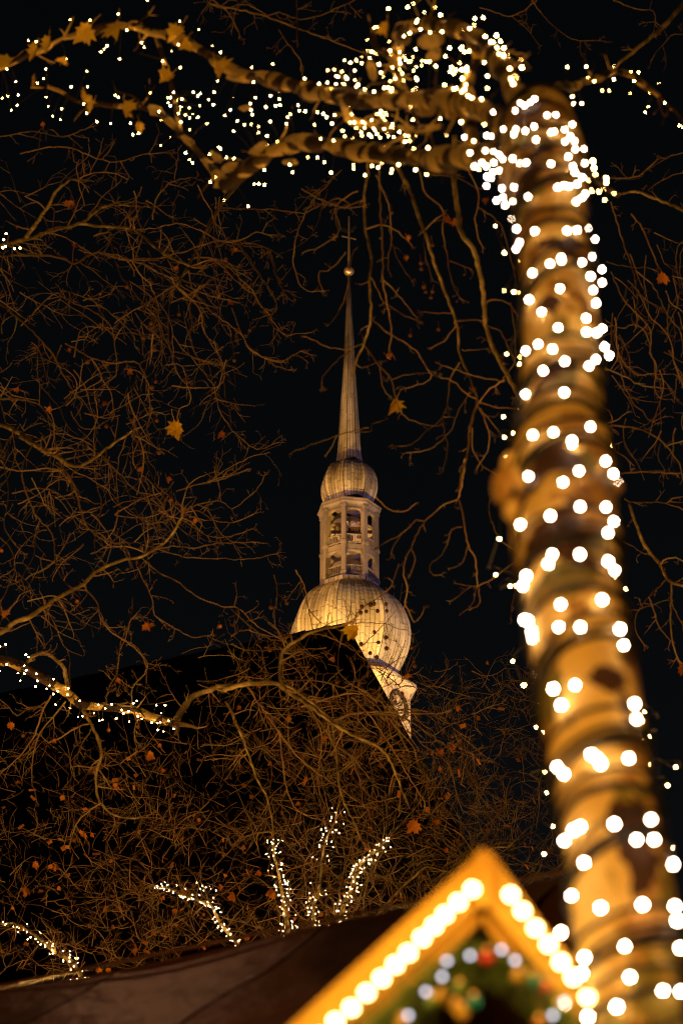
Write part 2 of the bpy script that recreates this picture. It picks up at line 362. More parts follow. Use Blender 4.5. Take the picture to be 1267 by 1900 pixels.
def quad_prism(name, pts, depthv, m):
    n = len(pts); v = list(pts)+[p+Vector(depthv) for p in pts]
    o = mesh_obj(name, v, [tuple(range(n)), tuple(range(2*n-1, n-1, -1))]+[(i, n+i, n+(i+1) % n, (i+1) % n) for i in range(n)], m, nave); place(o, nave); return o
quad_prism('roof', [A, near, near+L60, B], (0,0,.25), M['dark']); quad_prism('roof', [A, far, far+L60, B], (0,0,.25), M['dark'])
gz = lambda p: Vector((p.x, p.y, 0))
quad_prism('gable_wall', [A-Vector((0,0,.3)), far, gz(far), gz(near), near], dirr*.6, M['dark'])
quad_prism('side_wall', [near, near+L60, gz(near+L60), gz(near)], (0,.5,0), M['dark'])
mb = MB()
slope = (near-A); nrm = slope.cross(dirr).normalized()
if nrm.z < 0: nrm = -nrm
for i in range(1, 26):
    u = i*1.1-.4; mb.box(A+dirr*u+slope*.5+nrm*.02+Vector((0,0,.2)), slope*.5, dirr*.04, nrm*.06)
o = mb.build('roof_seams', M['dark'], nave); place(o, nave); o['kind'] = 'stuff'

# ------------------------------------------------------------------ leaves, seed balls, bulbs
def leaf_mesh(name, m, cup=.25, seed=0):
    rnd = random.Random(seed)
    pts = [(0,-.46),(.1,-.33),(.3,-.42),(.27,-.26),(.5,-.14),(.38,-.03),(.52,.2),(.35,.17),(.31,.3),(.2,.22),(.13,.42),(0,.6)]
    out = pts+[(-x, y) for x, y in pts[::-1][1:-1]]
    out = [(x*(1+rnd.uniform(-.12,.12)), y*(1+rnd.uniform(-.1,.1))) for x, y in out]
    v = [(0, -.02, -.06)]+[(x, y, cup*(abs(x)*1.4+.5*y*y)+rnd.uniform(-.03,.03)) for x, y in out]; n = len(out)
    tw = rnd.uniform(-.5,.5); v = [(x*(1-.25*abs(tw)), y, z+tw*x*y) for x, y, z in v]
    v += [(x, y, z-.02) for x, y, z in v]; N1 = n+1
    f = [(0, 1+i, 1+(i+1) % n) for i in range(n)]+[(N1, N1+1+(i+1) % n, N1+1+i) for i in range(n)]
    q = len(v); v += [(-.012,-.44,0),(.012,-.44,0),(.05,-.75,.04),(.03,-.76,.05),(.02,-1.0,.02),(0,-1.0,.03),(0,-.44,-.03),(.04,-.75,.0)]; f += [(q,q+1,q+2,q+3),(q+3,q+2,q+4,q+5),(q+1,q+6,q+7,q+2),(q+6,q,q+3,q+7)]
    me = bpy.data.meshes.new(name); me.from_pydata(v, [], f); me.materials.append(m); me.update(); return me
LEAF = [leaf_mesh('leaf', M['leaf'], c, i) for i, c in enumerate((.5, .9, 1.5, .3, 2.0, 1.2))]
LEAFY = [leaf_mesh('yellow_leaf', M['leafy'], .35, 9), leaf_mesh('yellow_leaf', M['leafy'], .8, 5), leaf_mesh('yellow_leaf', M['leafy'], 1.3, 3)]
def ico_mesh(name, mats, r=1):
    import bmesh
    bm = bmesh.new(); bmesh.ops.create_icosphere(bm, subdivisions=2, radius=r); me = bpy.data.meshes.new(name); bm.to_mesh(me); bm.free()
    for m in mats: me.materials.append(m)
    for p in me.polygons: p.use_smooth = True
    return me
FRUIT = ico_mesh('seed_ball', [M['fruit']])
def bulb_mesh(name, m):
    n = 8; prof = [(0,-1.7,1),(.55,-1.7,1),(.6,-.75,1),(.8,-.6,0),(1,0,0),(.75,.65,0),(0,1,0)]; v = []; f = []; mi = []
    for r, z, _ in prof: v += [(r*math.cos(2*math.pi*i/n), r*math.sin(2*math.pi*i/n), z) for i in range(n)]
    for k in range(len(prof)-1):
        for i in range(n): f.append((k*n+i, k*n+(i+1) % n, (k+1)*n+(i+1) % n, (k+1)*n+i)); mi.append(0 if k < 3 else 1)
    me = bpy.data.meshes.new(name); me.from_pydata(v, [], f); me.materials.append(M['cable']); me.materials.append(m); me.polygons.foreach_set('material_index', mi); me.update(); me.validate(); return me
BM_NEAR = bulb_mesh('bulb', M['bulb']); BM_TRUNK = bulb_mesh('bulb_trunk', M['bulb_trunk']); BM_FAR = bulb_mesh('bulb_far', M['bulb_far']); BM_HUT = bulb_mesh('bulb_hut', M['bulb_hut']); BM_COOL = bulb_mesh('bulb_cool', M['bulb_cool'])
def put(me, name, loc, scale, parent, direction=None, spin=0):
    o = bpy.data.objects.new(name, me); C.objects.link(o); o.parent = parent; o.location = Vector(loc)-Vector(parent.location)
    o.scale = (scale,)*3
    if direction is not None: o.rotation_euler = (Vector(direction).to_track_quat('Z', 'Y').to_matrix() @ Matrix.Rotation(spin, 3, 'Z')).to_euler()
    return o
def put_leaf(x, y, d, size_px, tree, yellow=False, flat=.5):
    s = size_px*.9*d/FPX; me = random.choice(LEAFY if yellow else LEAF)
    n = (-FW*1.0+Vector((random.uniform(-flat,flat), random.uniform(-flat,flat), random.uniform(-flat,flat)))).normalized()
    q = n.to_track_quat('Z', 'Y').to_matrix() @ Matrix.Rotation(math.pi+random.uniform(-.9,.9), 3, 'Z')
    p = W(x, y, d)
    o = bpy.data.objects.new('leaf', me); C.objects.link(o); o.parent = tree; o.location = p-Vector(tree.location); o.scale = (s*random.uniform(.7,1.1),s,s); o.rotation_euler = q.to_euler(); return o

# ------------------------------------------------------------------ branch growing
rng = random.Random(5)
def rvec(): 
    while True:
        v = Vector((rng.uniform(-1,1), rng.uniform(-1,1), rng.uniform(-1,1)))
        if .05 < v.length < 1: return v.normalized()
def grow(mb, p, dr, length, r, d, level, kids, grav=0., bend=1.):
    """one crooked twig starting at p; d is its distance, used to keep the thickness in view"""
    n = max(3, int(length/(d/FPX)/11)+1); step = length/n; pts = [p.copy()]; dirs = [dr]
    ax = rvec(); kb = rng.uniform(-.16, .16)*bend
    for i in range(n):
        j = rvec()*.2
        dr = (dr+j+Vector((0,0,grav))*(.12)+dr.cross(ax)*kb).normalized()
        if rng.random() < .12: dr = (dr+rvec()*.45).normalized()
        p = p+dr*step; pts.append(p.copy()); dirs.append(dr)
    rr = [max(r*(1-.62*i/n), .28*d/FPX) for i in range(n+1)]
    mb.tube(pts, rr, 4 if level > 0 else 5)
    if level >= 0 and kids > 0:
        m = int(kids*(.6+.8*rng.random())+.5)
        for _ in range(m):
            i = rng.randint(max(1, n//5), n); side = dirs[i].cross(rvec()).normalized(); side = (side-FW*side.dot(FW)*.5).normalized()
            nd = (dirs[i]*rng.uniform(.5,1.1)+side*rng.uniform(.5,1)).normalized()
            grow(mb, pts[i], nd, length*rng.uniform(.3,.62), rr[i]*.72, d, level+1, kids*.5 if level < 1 else 0, grav, bend)
            
def stem(tree, mbt, reg, d0, d1, w0, w1, spawn, s, dens=1., grav=-.3, mat_='branch', own=None, jit=1.2):
    """a traced branch: own object when thick, spawning side twigs of about `spawn` pixels"""
    P = T(reg, s); n = len(P); ph = rng.uniform(0, 6)
    L = [0.]
    for i in range(1, n): L.append(L[-1]+math.dist(P[i], P[i-1]))
    A = [(P[i][0], P[i][1], d0+(d1-d0)*L[i]/L[-1]+math.sin(ph+L[i]/60)*.012*d0, w0+(w1-w0)*L[i]/L[-1]) for i in range(n)]
    Q = crom(A, 9); pts = []; rr = []
    for q in Q:
        pts.append(W(q[0]+rng.uniform(-jit,jit), q[1]+rng.uniform(-jit,jit), q[2])); rr.append(max(.45, q[3]*.5*(.84 if w0 < 5 else 1)*rng.uniform(.88,1.1))*q[2]/FPX)
    if own is None: own = w0 >= 5.5
    if own:
        mb = MB(); mb.tube(pts, rr, 10 if w0 > 9 else 7); o = mb.build('branch', M[mat_], tree, True); place(o, tree)
    else: mbt.tube(pts, rr, 5)
    if spawn > 0:
        m = int(L[-1]/26*dens*(.8+.4*rng.random())+.5)
        for _ in range(m):
            i = rng.randint(1, len(pts)-1); t = (pts[i]-pts[i-1]).normalized(); side = t.cross(rvec()).normalized(); side = (side-FW*side.dot(FW)*.6).normalized()
            nd = (t*rng.uniform(.3,1)+side).normalized(); d = Q[i][2]
            grow(mbt, pts[i].copy(), nd, spawn*rng.uniform(.3,1)*d/FPX, max(.6, min(rr[i]*FPX/d*.6, 1.5))*d/FPX, d, 0, 2.2, grav)
        # end spray
        t = (pts[-1]-pts[-2]).normalized(); d = Q[-1][2]
        for _ in range(2):
            grow(mbt, pts[-1].copy(), (t+rvec()*.5).normalized(), spawn*rng.uniform(.3,.8)*d/FPX, rr[-1]*.8, d, 0, 1.5, grav)
    return pts
# --- left tree -----------------------------------------------------------------
def tree_base(x, d, label, r=.28, lean=(0,0), top=7.5, group='plane trees round the market'):
    b = W(x, 1000, d); b.z = 0; t = thing('plane_tree', label, 'tree', group, loc=b)
    mb = MB(); n = 12
    mb.tube([b+Vector((lean[0]*(k/n)**1.5+.05*math.sin(k*1.3), lean[1]*(k/n)**1.5, top*k/n)) for k in range(n+1)], [r*(1.25-.6*k/n+(.35 if k == 0 else 0)) for k in range(n+1)], 14)
    o = mb.build('trunk', M['bark'], t, True); place(o, t); return t
DL = 20.
left = tree_base(-560, 21, 'bare plane tree spreading from the left edge, with one large yellow leaf', top=10.5)
mbt = MB()
LT = [
('R2',12,4,90,'-900,560 -300,440 80,360 180,330 260,305 370,280 430,290 520,295 610,310 660,350 720,400 780,440 860,470'),
('R2',7,3,90,'380,270 440,220 500,195 600,200 680,205'), ('R2',9,5,80,'120,340 180,260 220,200 250,140 320,80'),
('R2',7,5,70,'1080,100 1000,195 960,260 920,340 880,420 840,490 800,560'),
('R2',4,2,50,'810,560 850,640 870,720 860,800 890,880 930,960 970,1020 990,1120 1040,1200 1080,1240 1160,1300 1230,1280'),
('R2',4,2,50,'820,560 900,620 960,680 1040,740 1090,780 1130,840 1200,890 1267,910'),
('R2',4,2,50,'810,570 900,660 920,760 960,830 1000,900 1010,980 1020,1060 1040,1150'),
('R2',3,2,50,'800,560 770,640 760,760 780,880 800,950 850,1020 860,1090 810,1120 805,1180'),
('R2',3,2,50,'840,560 930,600 1010,620 1080,640'), ('R2',3,2,50,'830,540 920,560 960,580 1060,620'),
('R2',4,3,50,'800,550 740,590 660,650 700,690 740,780 780,870'), ('R2',4,3,50,'800,540 720,500 640,460 540,440'),
('R2',3,2,40,'870,470 980,440 1060,480 1090,560'), ('R2',4,2,50,'850,440 960,440 1090,560 1150,600 1200,680 1240,750 1267,770'),
('R2',4,3,60,'490,300 510,400 530,470 570,550 660,650'), ('R2',5,3,60,'540,440 450,410 390,430 340,460 250,430 100,425 -60,430'),
('R2',4,2,60,'540,440 700,440 880,390 980,360 1070,360 1160,320 1200,330'), ('R2',3,2,40,'1070,360 1130,440 1200,550 1250,640 1240,680 1180,705'),
('R2',3,2,40,'1070,360 1200,390 1240,460 1267,560'), ('R2',3,2,60,'610,310 700,300 800,280 880,300 960,340'), ('R2',4,2,60,'690,260 700,200 720,150 780,90 880,70'),
('R2',2.5,2,50,'790,80 800,0'), ('R2',5,3,70,'-60,600 0,640 60,690 120,740 180,800 240,870 280,950 330,1030'),
('R2',4,2,60,'100,740 240,600 300,620 360,650 430,680 500,740 520,830 530,930 520,970 480,1000'), ('R2',5,3,70,'-40,1070 0,1070 100,1075 180,1100 240,1180'),
('R2',2.5,2,50,'270,580 340,600 440,640 600,770'), ('R2',4,2,50,'300,820 400,880 500,910 610,905 650,950 670,1030 680,1110'),
('R2',3,2,60,'180,800 170,900 180,1000 260,1100 300,1180'), ('R2',8,9,60,'-300,1120 0,1190 80,1220 140,1270 220,1320'),
('R3',9,4,70,'90,20 160,60 250,110 340,160 430,120 480,80 540,40 600,0'),
('R3',15,4,90,'-900,1200 -300,1010 0,910 60,870 150,830 220,780 300,730 380,690 430,640 480,610 560,580 630,570 690,540 760,490 800,430 830,370'),
('R3',3,2,40,'830,370 870,340 1000,315 1050,350 1120,300 1170,250 1195,205'),
('R3',3,2,40,'690,540 780,520 880,530 960,510 1140,500'), ('R3',3,2,40,'700,530 850,570 1000,575 1080,580 1180,570 1250,550'),
('R3',4,2,50,'640,570 720,640 800,680 900,750 1000,790 1080,800 1150,870 1267,940'), ('R3',3.5,2,50,'620,580 640,650 690,760 700,830 790,890 870,930 960,920'),
('R3',4,2,50,'340,715 390,720 440,770 460,850 520,920 570,950 620,990 660,1050 665,1140'), ('R3',3,2,40,'600,750 590,850 550,950 530,1050 525,1130'),
('R3',3,2,40,'830,370 900,360 960,400 1060,410 1150,370'), ('R3',3,2,40,'820,380 880,440 960,480 1060,470 1140,440'),
('R3',2.5,2,30,'1000,315 990,250 970,170'), ('R3',3,2,40,'800,270 900,240 1000,220 1100,180'),
('R3',5,2.5,60,'260,140 320,210 350,290 370,370 400,440 470,490 540,510 580,540'), ('R3',4,2.5,60,'150,60 100,180 140,330 180,400 240,470 250,580 280,660 320,710'),
('R3',3,2,50,'430,160 440,250 460,330 440,430 430,540 470,590'), ('R3',3.5,2,50,'470,110 560,230 600,330 640,400 700,440 800,490'),
('R3',3.5,2,50,'600,10 650,110 700,230 760,290 830,370'), ('R3',3,2,50,'0,480 50,530 70,620 40,700 10,760'), ('R3',3,2,50,'250,580 160,660 60,780 20,830'),
('R3',3,2,40,'160,500 150,570 90,680'), ('R3',3,2,40,'520,380 560,350 660,300 730,280'), ('R3',3,2,40,'520,380 660,390 780,350'), ('R3',3,2,50,'450,100 540,190 620,270 700,290'),
('R3',3,2,50,'0,40 20,160 40,300 20,420 60,500'), ('R3',3,2,60,'-20,160 100,180 240,170 330,230'), ('R3',3,2,60,'60,280 200,260 300,310 350,400'),
('F5',3.5,2.5,30,'0,270 200,285 450,290 620,310 690,320 780,280'), ('F5',3,2,30,'470,310 450,400 490,470 540,500'),
('F5',4,2,30,'980,-20 870,100 780,190 700,330 640,480 620,590 610,700 650,860 720,925 840,930'), ('F5',3.5,2,30,'880,130 830,290 790,420 720,520 630,580 500,640'),
('F5',3,2,30,'870,90 830,110 720,200 640,290'), ('F5',3,2,30,'0,580 150,530 200,560 270,580 410,590 500,650'), ('F5',3.5,2,40,'150,530 250,680 340,800 400,880 470,980 470,1060 430,1120'),
('F5',3,2,30,'410,620 450,720 480,840 530,920 570,990 600,1010'), ('F5',3.5,2,40,'0,680 120,760 220,860 290,920 340,1020 420,1120 490,1220 550,1280 620,1260 750,1255'),
('F5',3,2,30,'0,1100 60,1200 130,1320 140,1420 90,1480'), ('F5',3,2,40,'130,1060 170,1180 220,1290 270,1380 400,1460 520,1475 600,1440 670,1400'), ('F5',3,2,20,'410,1465 500,1530 600,1550'),
]
for a in LT:
    dd = DL+rng.uniform(-1.2, 1.2); stem(left, mbt, a[0], dd+.5, dd-.5, a[1]*1.0, a[2], a[3], a[4], 1.0)
# free growth in the thick of the left crown
for k in range(150):
    x = rng.uniform(-40, 330) if rng.random() < .8 else rng.uniform(250, 420); y = rng.uniform(330, 1150)
    if y > 1050 and x > 100: continue
    d = DL+rng.uniform(-1.5, 2); p = W(x, y, d); dr = (RT*rng.uniform(-.3,1)+UP*rng.uniform(-1,.6)+FW*rng.uniform(-.3,.3)).normalized()
    grow(mbt, p, dr, rng.uniform(60,150)*d/FPX, 1.2*d/FPX, d, 0, 2.5, -.3)
o = mbt.build('twigs', M['twig'], left); place(o, left); o['kind'] = 'stuff'

# --- light-wrapped low limb and the crown behind the stalls ---------------------------------
low = tree_base(-420, 19.5, 'plane tree whose low light-wound limb reaches toward the church roof', top=6.2)
mbt = MB(); DC = 20.
LIMBC = stem(low, mbt, 'R4', DC, DC, 24, 15, 60, '-1300,300 -400,200 0,240 100,260 200,310 300,370 370,410 430,460 480,500 580,510 700,520 800,535 900,575 1030,605', .25, mat_='limb')
SL = [
('R4',14,10,30,'1030,610 1090,500 1150,440 1267,400'), ('F4',10,9,30,'-35,585 0,570 100,550 200,550 250,580'), ('F4',9,4,60,'250,580 370,660 450,720 560,790 700,860 760,950 800,1060'),
('R4',7,8,30,'140,290 200,210 270,195 340,240 380,290 400,400'), ('R4',4,2,50,'300,450 260,520 220,640 190,700 130,790 30,880'), ('R4',3.5,2,40,'250,510 180,520 100,560 40,500 0,470'),
('R4',4,2,50,'390,480 330,550 240,660 210,740 190,860 190,950 215,1030'), ('R4',6.5,3,60,'490,530 540,620 580,700 600,790 570,900 570,980 590,1070 700,1160 860,1160'), ('R4',3,2,50,'590,1080 480,1160 430,1250'),
('R4',3.5,2,40,'540,640 480,740 440,850 420,930'), ('R4',3.5,2,50,'600,770 700,850 760,920 800,950'), ('R4',3.5,2,40,'520,610 440,640 360,690 290,720 240,680'),
('R4',4,2,40,'620,500 640,400 690,310 700,200 740,100 770,0'), ('R4',3.5,2,40,'780,520 780,400 850,320 865,250 830,190 790,150 700,100 620,30'), ('R4',3,2,40,'790,530 800,600 790,700'),
('F4',8,5,60,'230,560 230,450 250,390 310,350 380,310 450,290 520,280'), ('F4',4,3,60,'0,370 100,400 230,390'), ('F4',5,2.5,60,'240,540 400,540 540,580 600,590'),
('F4',5,2.5,60,'300,590 440,630 600,650 740,660'), ('F4',4.5,2,60,'330,660 400,640 500,610 600,600 700,640'), ('F4',4,2,60,'450,730 480,850 560,900 600,1000'),
('F4',4,2,60,'600,590 700,680 800,790 850,850'), ('F4',3.5,2,60,'750,680 900,680 1000,720 1060,780 1170,880'), ('F4',4,2,50,'380,320 450,330 560,390 640,450 720,480'),
('F4',3.5,2,40,'300,20 340,90 360,200 380,300'), ('F4',3,2,40,'200,40 215,130 200,230 210,300'), ('F4',3,2,30,'360,200 420,270'), ('F4',3,2,40,'520,280 560,290 600,210 720,130'), ('F4',2.5,1.5,50,'540,270 700,270 800,300'),
('F4',4,2,60,'0,200 60,260 150,330 250,360'), ('F4',3.5,2,60,'0,330 60,300 180,330'), 
('R6',8,3,80,'0,60 300,50 430,120 540,220 560,330 590,560 640,680 690,790'), ('R6',5,2.5,70,'540,230 640,190 760,180 1000,190'), ('R6',4,2,60,'640,110 750,230 870,420 980,600'),
('R6',5,2.5,60,'580,350 650,400 720,490'), ('R6',6,3,70,'50,130 120,280 190,480 250,600 270,740'), ('R6',3,2,50,'270,740 140,770 0,900'), ('R6',3.5,2,60,'300,740 380,860 440,890'),
('R6',4,2,60,'300,280 340,560 400,650 520,700'), ('R6',4,2,60,'430,120 500,300 480,500 520,640'), ('R6',4,2,70,'150,60 300,280 420,420 560,520 720,640'), ('R6',3.5,2,70,'560,120 700,330 740,560 700,700'),
('R6',4,2,60,'700,190 860,200 1000,280 1110,360 1200,370'), ('R6',3,2,60,'900,210 960,320 1090,420 1130,560'),
]
for a in SL:
    dd = DC+rng.uniform(-1, 1) if a[0] == 'F4' or a[0] == 'R6' else DC
    stem(low, mbt, a[0], dd, dd+rng.uniform(-.6,.6), a[1], a[2], a[3], a[4], 1.1, grav=-.25)
for k in range(115):      # net of twigs in front of the roof and the foot of the tower
    x = 740-abs(rng.gauss(0, 150)) if rng.random() < .6 else rng.uniform(330, 900); y = rng.uniform(1190, 1420)
    if x > 700 and y < 1240: y = rng.uniform(1240, 1400)
    d = rng.uniform(20, 25); p = W(x, y, d); dr = (RT*rng.uniform(-1,1)+UP*rng.uniform(-.6,.9)+FW*rng.uniform(-.3,.3)).normalized()
    grow(mbt, p, dr, rng.uniform(40,110)*d/FPX, 1.1*d/FPX, d, 0, 3, .05)
o = mbt.build('twigs', M['twig'], low); place(o, low); o['kind'] = 'stuff'

# --- drooping branches in the middle (hang from the crown over the square) ------------------------
mid = tree_base(2300, 16, 'plane tree whose long bare branches hang before the sky beside the spire', top=9)
mbt = MB(); DM = 15.5
S0 = [(11,8,'770,-160 770,20 770,150 790,300 810,420 880,520 920,660 940,800 950,950 990,1080 1060,1220 1140,1370'), (8,4,'380,-60 450,60 520,200 560,330 610,460 660,620 720,780 780,950 800,1120 860,1270 900,1390'),
(4,2.5,'900,1390 860,1380 760,1290 690,1270'), (3.5,2,'900,1400 1000,1440 1140,1450'), (4,3,'1060,1280 960,1350 920,1410'), (3,2,'1060,1290 900,1260 700,1200'), (5,4.5,'910,1410 860,1560 850,1680 820,1800 800,1905'),
(6,4.5,'260,-20 260,60 240,220 250,400 280,560 270,700 280,900 240,1060 180,1200 170,1260'), (4.5,2.5,'330,-20 330,60 330,200 340,400 350,560 350,700 380,860 400,1000 380,1130'), (3.5,2,'310,80 380,250 400,450 380,560 380,640'), (3,2,'390,450 440,580 520,700'),
(3.5,2,'250,400 330,370 420,400 520,490'), (4,2,'240,1080 330,1200 400,1280 430,1400 480,1500 620,1550 680,1550'), (3,2,'330,1200 350,1330 380,1370'), (3.5,2,'280,920 360,990 440,1040 540,1110 600,1200 630,1280 490,1330'), (2.5,2,'400,1280 500,1250 620,1240'),
(3,2,'350,820 450,890 560,940'), (3,2,'280,680 340,800 380,860'), (3,2,'350,690 430,770 550,920'), (4.5,2.5,'560,40 600,180 700,280 700,420 730,560 750,700 800,800'), (3.5,2.5,'600,400 640,350 690,320'),
(3,2,'590,440 600,560 640,700'), (2.5,2,'740,580 860,630'), (3,2,'770,890 700,890 590,880'), (3.5,3,'780,940 820,930 920,930'), (2.5,2,'780,960 710,1050 640,1090'), (2.5,2,'810,1100 830,1110 950,1100'),
(4.5,3,'950,840 990,810 1080,830 1140,900'), (4,2.5,'960,960 1040,1000 1090,1100 1120,1180 1060,1260'), (3.5,2,'1100,830 1120,1000 1130,1200'),
(3.5,2,'800,1180 740,1290 730,1400 700,1500 620,1570 520,1660 430,1670'), (3.5,2,'850,1370 790,1470 740,1590 620,1690 490,1710'), (3,2,'700,1490 710,1600 730,1690 700,1800'), (3.5,2,'900,1420 960,1550 970,1680 900,1800'),
(3,2,'920,1450 1000,1550 1060,1620'), (3,2,'870,1560 880,1700 940,1790 1020,1840'), (3.5,2.5,'790,-60 820,0 900,150 910,260 890,330 900,420 930,500'), (3,2,'910,270 1000,330 1060,420 1130,700'), (2.5,2,'600,70 800,100 900,160'),
(2.5,2,'-130,160 20,240 120,270 240,260'), (3,2,'200,170 100,230 70,290 100,400 80,430')]
for w0, w1, s in S0:
    dd = DM+rng.uniform(-.4,.4); stem(mid, mbt, 'R7', dd, dd, w0, w1, 22, s, .5)
for w0, w1, s in [(4.5,3.5,'800,0 790,120 765,240 750,300'), (4,2,'750,300 620,360 510,460 440,455 330,560 190,630 140,670'), (3.5,2,'510,460 440,570 410,660 370,730 350,860 380,940 360,1080 340,1110'), (2.5,1.8,'360,1080 400,1140 430,1210 500,1120'),
  (2.5,1.8,'410,670 440,740 400,860'), (4,3,'750,300 780,400 800,500 825,640 870,720 890,870 890,940'), (3,2,'780,505 700,520 685,600 630,710 540,790 570,860 620,860'), (2.5,1.8,'820,640 780,770 690,815'), (2.5,1.8,'890,940 830,940 740,920'),
  (2.5,1.8,'840,945 750,1020 700,1050'), (2.5,1.8,'890,940 850,1080 770,1140'), (2.5,1.8,'900,950 910,1060 850,1110'), (3,2,'890,940 1000,890 1100,810 1190,710 1060,600 990,440 980,330'), (2.5,1.8,'140,280 240,370 350,395 440,335'), (2.5,1.8,'330,560 270,660 265,720'), (2.5,1.5,'1180,900 1150,1050 1140,1160'), (2.5,1.5,'180,1000 260,940 310,800')]:
    stem(mid, mbt, 'F6', DM, DM, w0, w1, 14, s, .35)
for w0, w1, s in [(3,2,'1060,250 1000,210 920,210 870,240'), (3,2,'1060,260 950,290 940,370 960,450 950,490'), (3,2,'960,490 860,560 780,600 690,620'), (3,2,'1160,210 1090,245 1060,255'), (3,2,'1110,580 1070,640 1050,750'), (3,2,'1020,620 960,700 880,770 820,775 810,860 840,910'),
  (3,2,'1160,1340 1090,1360 1000,1385 900,1370 820,1340 710,1285'), (3,2,'1090,1400 1000,1430 920,1510 840,1600 830,1680'), (2.5,2,'1040,870 1020,950 970,1080 900,1180'), (2.5,2,'1100,1500 1150,1530 1250,1490')]:
    stem(mid, mbt, 'F5', DM, DM, w0, w1, 18, s, .4)
for s in ('700,1490 480,1550 290,1615 160,1670', '600,1530 720,1520 720,1470 820,1440', '480,1550 400,1690'): stem(mid, mbt, 'Q4', DM, DM, 3, 2, 14, s, .3)
o = mbt.build('twigs', M['twig'], mid); place(o, mid); o['kind'] = 'stuff'

# --- right tree ----------------------------------------------------------------------
right = tree_base(1900, 19, 'bare plane tree at the right edge, thin twigs behind the glowing trunk', top=9)
mbt = MB(); DRT = 19.
for reg, w0, w1, s in [('E1',9,5,'1400,700 841,430 740,380 580,320 470,270 380,260 310,280'), ('E1',3.5,3,'200,350 240,480 290,640 340,800 380,900 410,1000 430,1150 430,1270 390,1350 400,1430'), ('E1',3.5,3,'380,460 480,580 540,740 600,880 620,950'),
 ('E1',3,2.5,'160,880 260,910 400,930 560,940'), ('E1',3.5,2.5,'420,960 560,1080 640,1220 700,1350 800,1480 841,1600'), ('E1',3.5,2.5,'440,1130 500,1260 560,1380 690,1510 740,1650 760,1780 800,1880'),
 ('E1',3.5,2.5,'200,970 250,1080 320,1220 400,1310 520,1440 560,1540 550,1680 600,1800 595,1900'), ('E1',3.5,2,'400,1430 300,1470 210,1440'), ('E1',3.5,2.5,'410,1435 480,1470 530,1560 550,1650'), ('E1',3,2,'880,640 841,690 780,780 780,900 800,1040 810,1150'), ('E1',2,2,'740,1010 841,1030'),
 ('E1',3,2,'640,1280 600,1380 560,1500'), ('E1',3,2,'690,1140 720,1230 800,1300 841,1330'), ('E1',3,2,'710,1250 700,1400 700,1500'), ('E1',3,2,'240,1370 250,1500 260,1650 300,1800'), ('E1',3,2,'280,1520 350,1680 370,1800'), ('E1',2.5,2,'530,250 620,180 770,110 841,95'), ('E1',2,2,'200,145 300,148 440,130 510,70 600,0'),
 ('E2',3.5,2,'150,150 220,190 340,240 450,300 590,325 680,330'), ('E2',3.5,2,'270,40 340,140 450,215 540,205 760,215'), ('E2',3,2,'300,190 310,280 360,390 420,490 480,540 520,600 570,630 650,595'), ('E2',4.5,3,'150,660 280,665 450,690 570,745 690,845 800,990 840,1130'),
 ('E2',3,3.5,'690,845 760,820 841,795 900,780'), ('E2',2.5,2,'640,820 620,900 620,970 680,1060'), ('E2',4,4.5,'290,1090 450,1070 680,1080 841,1085 900,1090'), ('E2',3.5,4,'320,1310 360,1340 500,1335 690,1350 841,1400 900,1420'), ('E2',3,3,'690,1350 750,1310 841,1290'),
 ('E2',6,7,'360,1350 400,1470 450,1600 500,1720 640,1880'), ('E3',6.5,6,'640,460 700,590 760,630 841,655 950,680'), ('E2',3,2,'150,680 200,790 240,870 220,950'), ('E2',2.5,2,'250,890 330,940 370,990'), ('E2',2.5,2,'240,1590 290,1670 400,1730 500,1800'), ('E2',3,2,'550,0 590,130 590,320 600,370 640,425 740,430'), ('E2',3,2,'740,0 770,150 830,300'),
 ('E3',3.5,3,'640,460 700,410 780,405 841,430'), ('E3',4,2,'690,600 640,650 540,740 470,830 430,900 420,1000 440,1080 490,1160'), ('E3',4.5,3,'730,630 735,780 725,900 730,1060 760,1200 800,1310'), ('E3',3.5,2,'740,800 790,920 841,1000'), ('E3',3,2,'540,750 580,860 620,1000 720,1130'), ('E3',2.5,2,'290,880 440,860 560,820 700,770'),
 ('E2',2.5,2,'120,490 190,540 210,600'), ('E2',2.5,2,'150,640 240,620 340,550')]:
    dd = DRT+rng.uniform(-.8,.8); stem(right, mbt, reg, dd, dd, w0, w1, 26, s, .55)
for k in range(26):
    x = rng.uniform(1120, 1290); y = rng.uniform(430, 800); d = 19+rng.uniform(-1,2); p = W(x, y, d)
    grow(mbt, p, (RT*rng.uniform(-.6,.8)-UP*rng.uniform(.2,1)).normalized(), rng.uniform(60,140)*d/FPX, 1.1*d/FPX, d, 0, 2.5, -.2)
o = mbt.build('twigs', M['twig'], right); place(o, right); o['kind'] = 'stuff'

# ------------------------------------------------------------------ the near tree, its trunk, pollarded limbs and lights
near_t = thing('plane_tree', 'close leaning plane tree trunk wound with glowing lights, its limbs arching over the top', 'tree', loc=(1.0, 3.2, 0))
SIL = [(197,985,1035,7.3),(212,952,1055,7.2),(235,932,1068,7.0),(300,925,1085,6.5),(350,945,1086,6.15),(400,957,1086,5.95),(450,963,1092,5.8),(500,967,1100,5.65),(600,968,1110,5.4),(700,966,1115,5.2),(780,962,1118,5.0),
       (830,956,1127,4.87),(880,950,1137,4.75),(930,952,1141,4.63),(975,955,1144,4.52),(1020,960,1146,4.45),(1100,970,1150,4.3),(1200,985,1166,4.15),(1300,1000,1184,4.03),(1400,1015,1201,3.93),(1500,1035,1221,3.84),(1600,1050,1236,3.76),
       (1700,1060,1254,3.7),(1800,1075,1274,3.64),(1900,1090,1292,3.59),(2060,1110,1325,3.55)]
Q = crom([(0, s[0], (s[1]+s[2])/2, (s[2]-s[1])/2, s[3]) for s in SIL], 9)
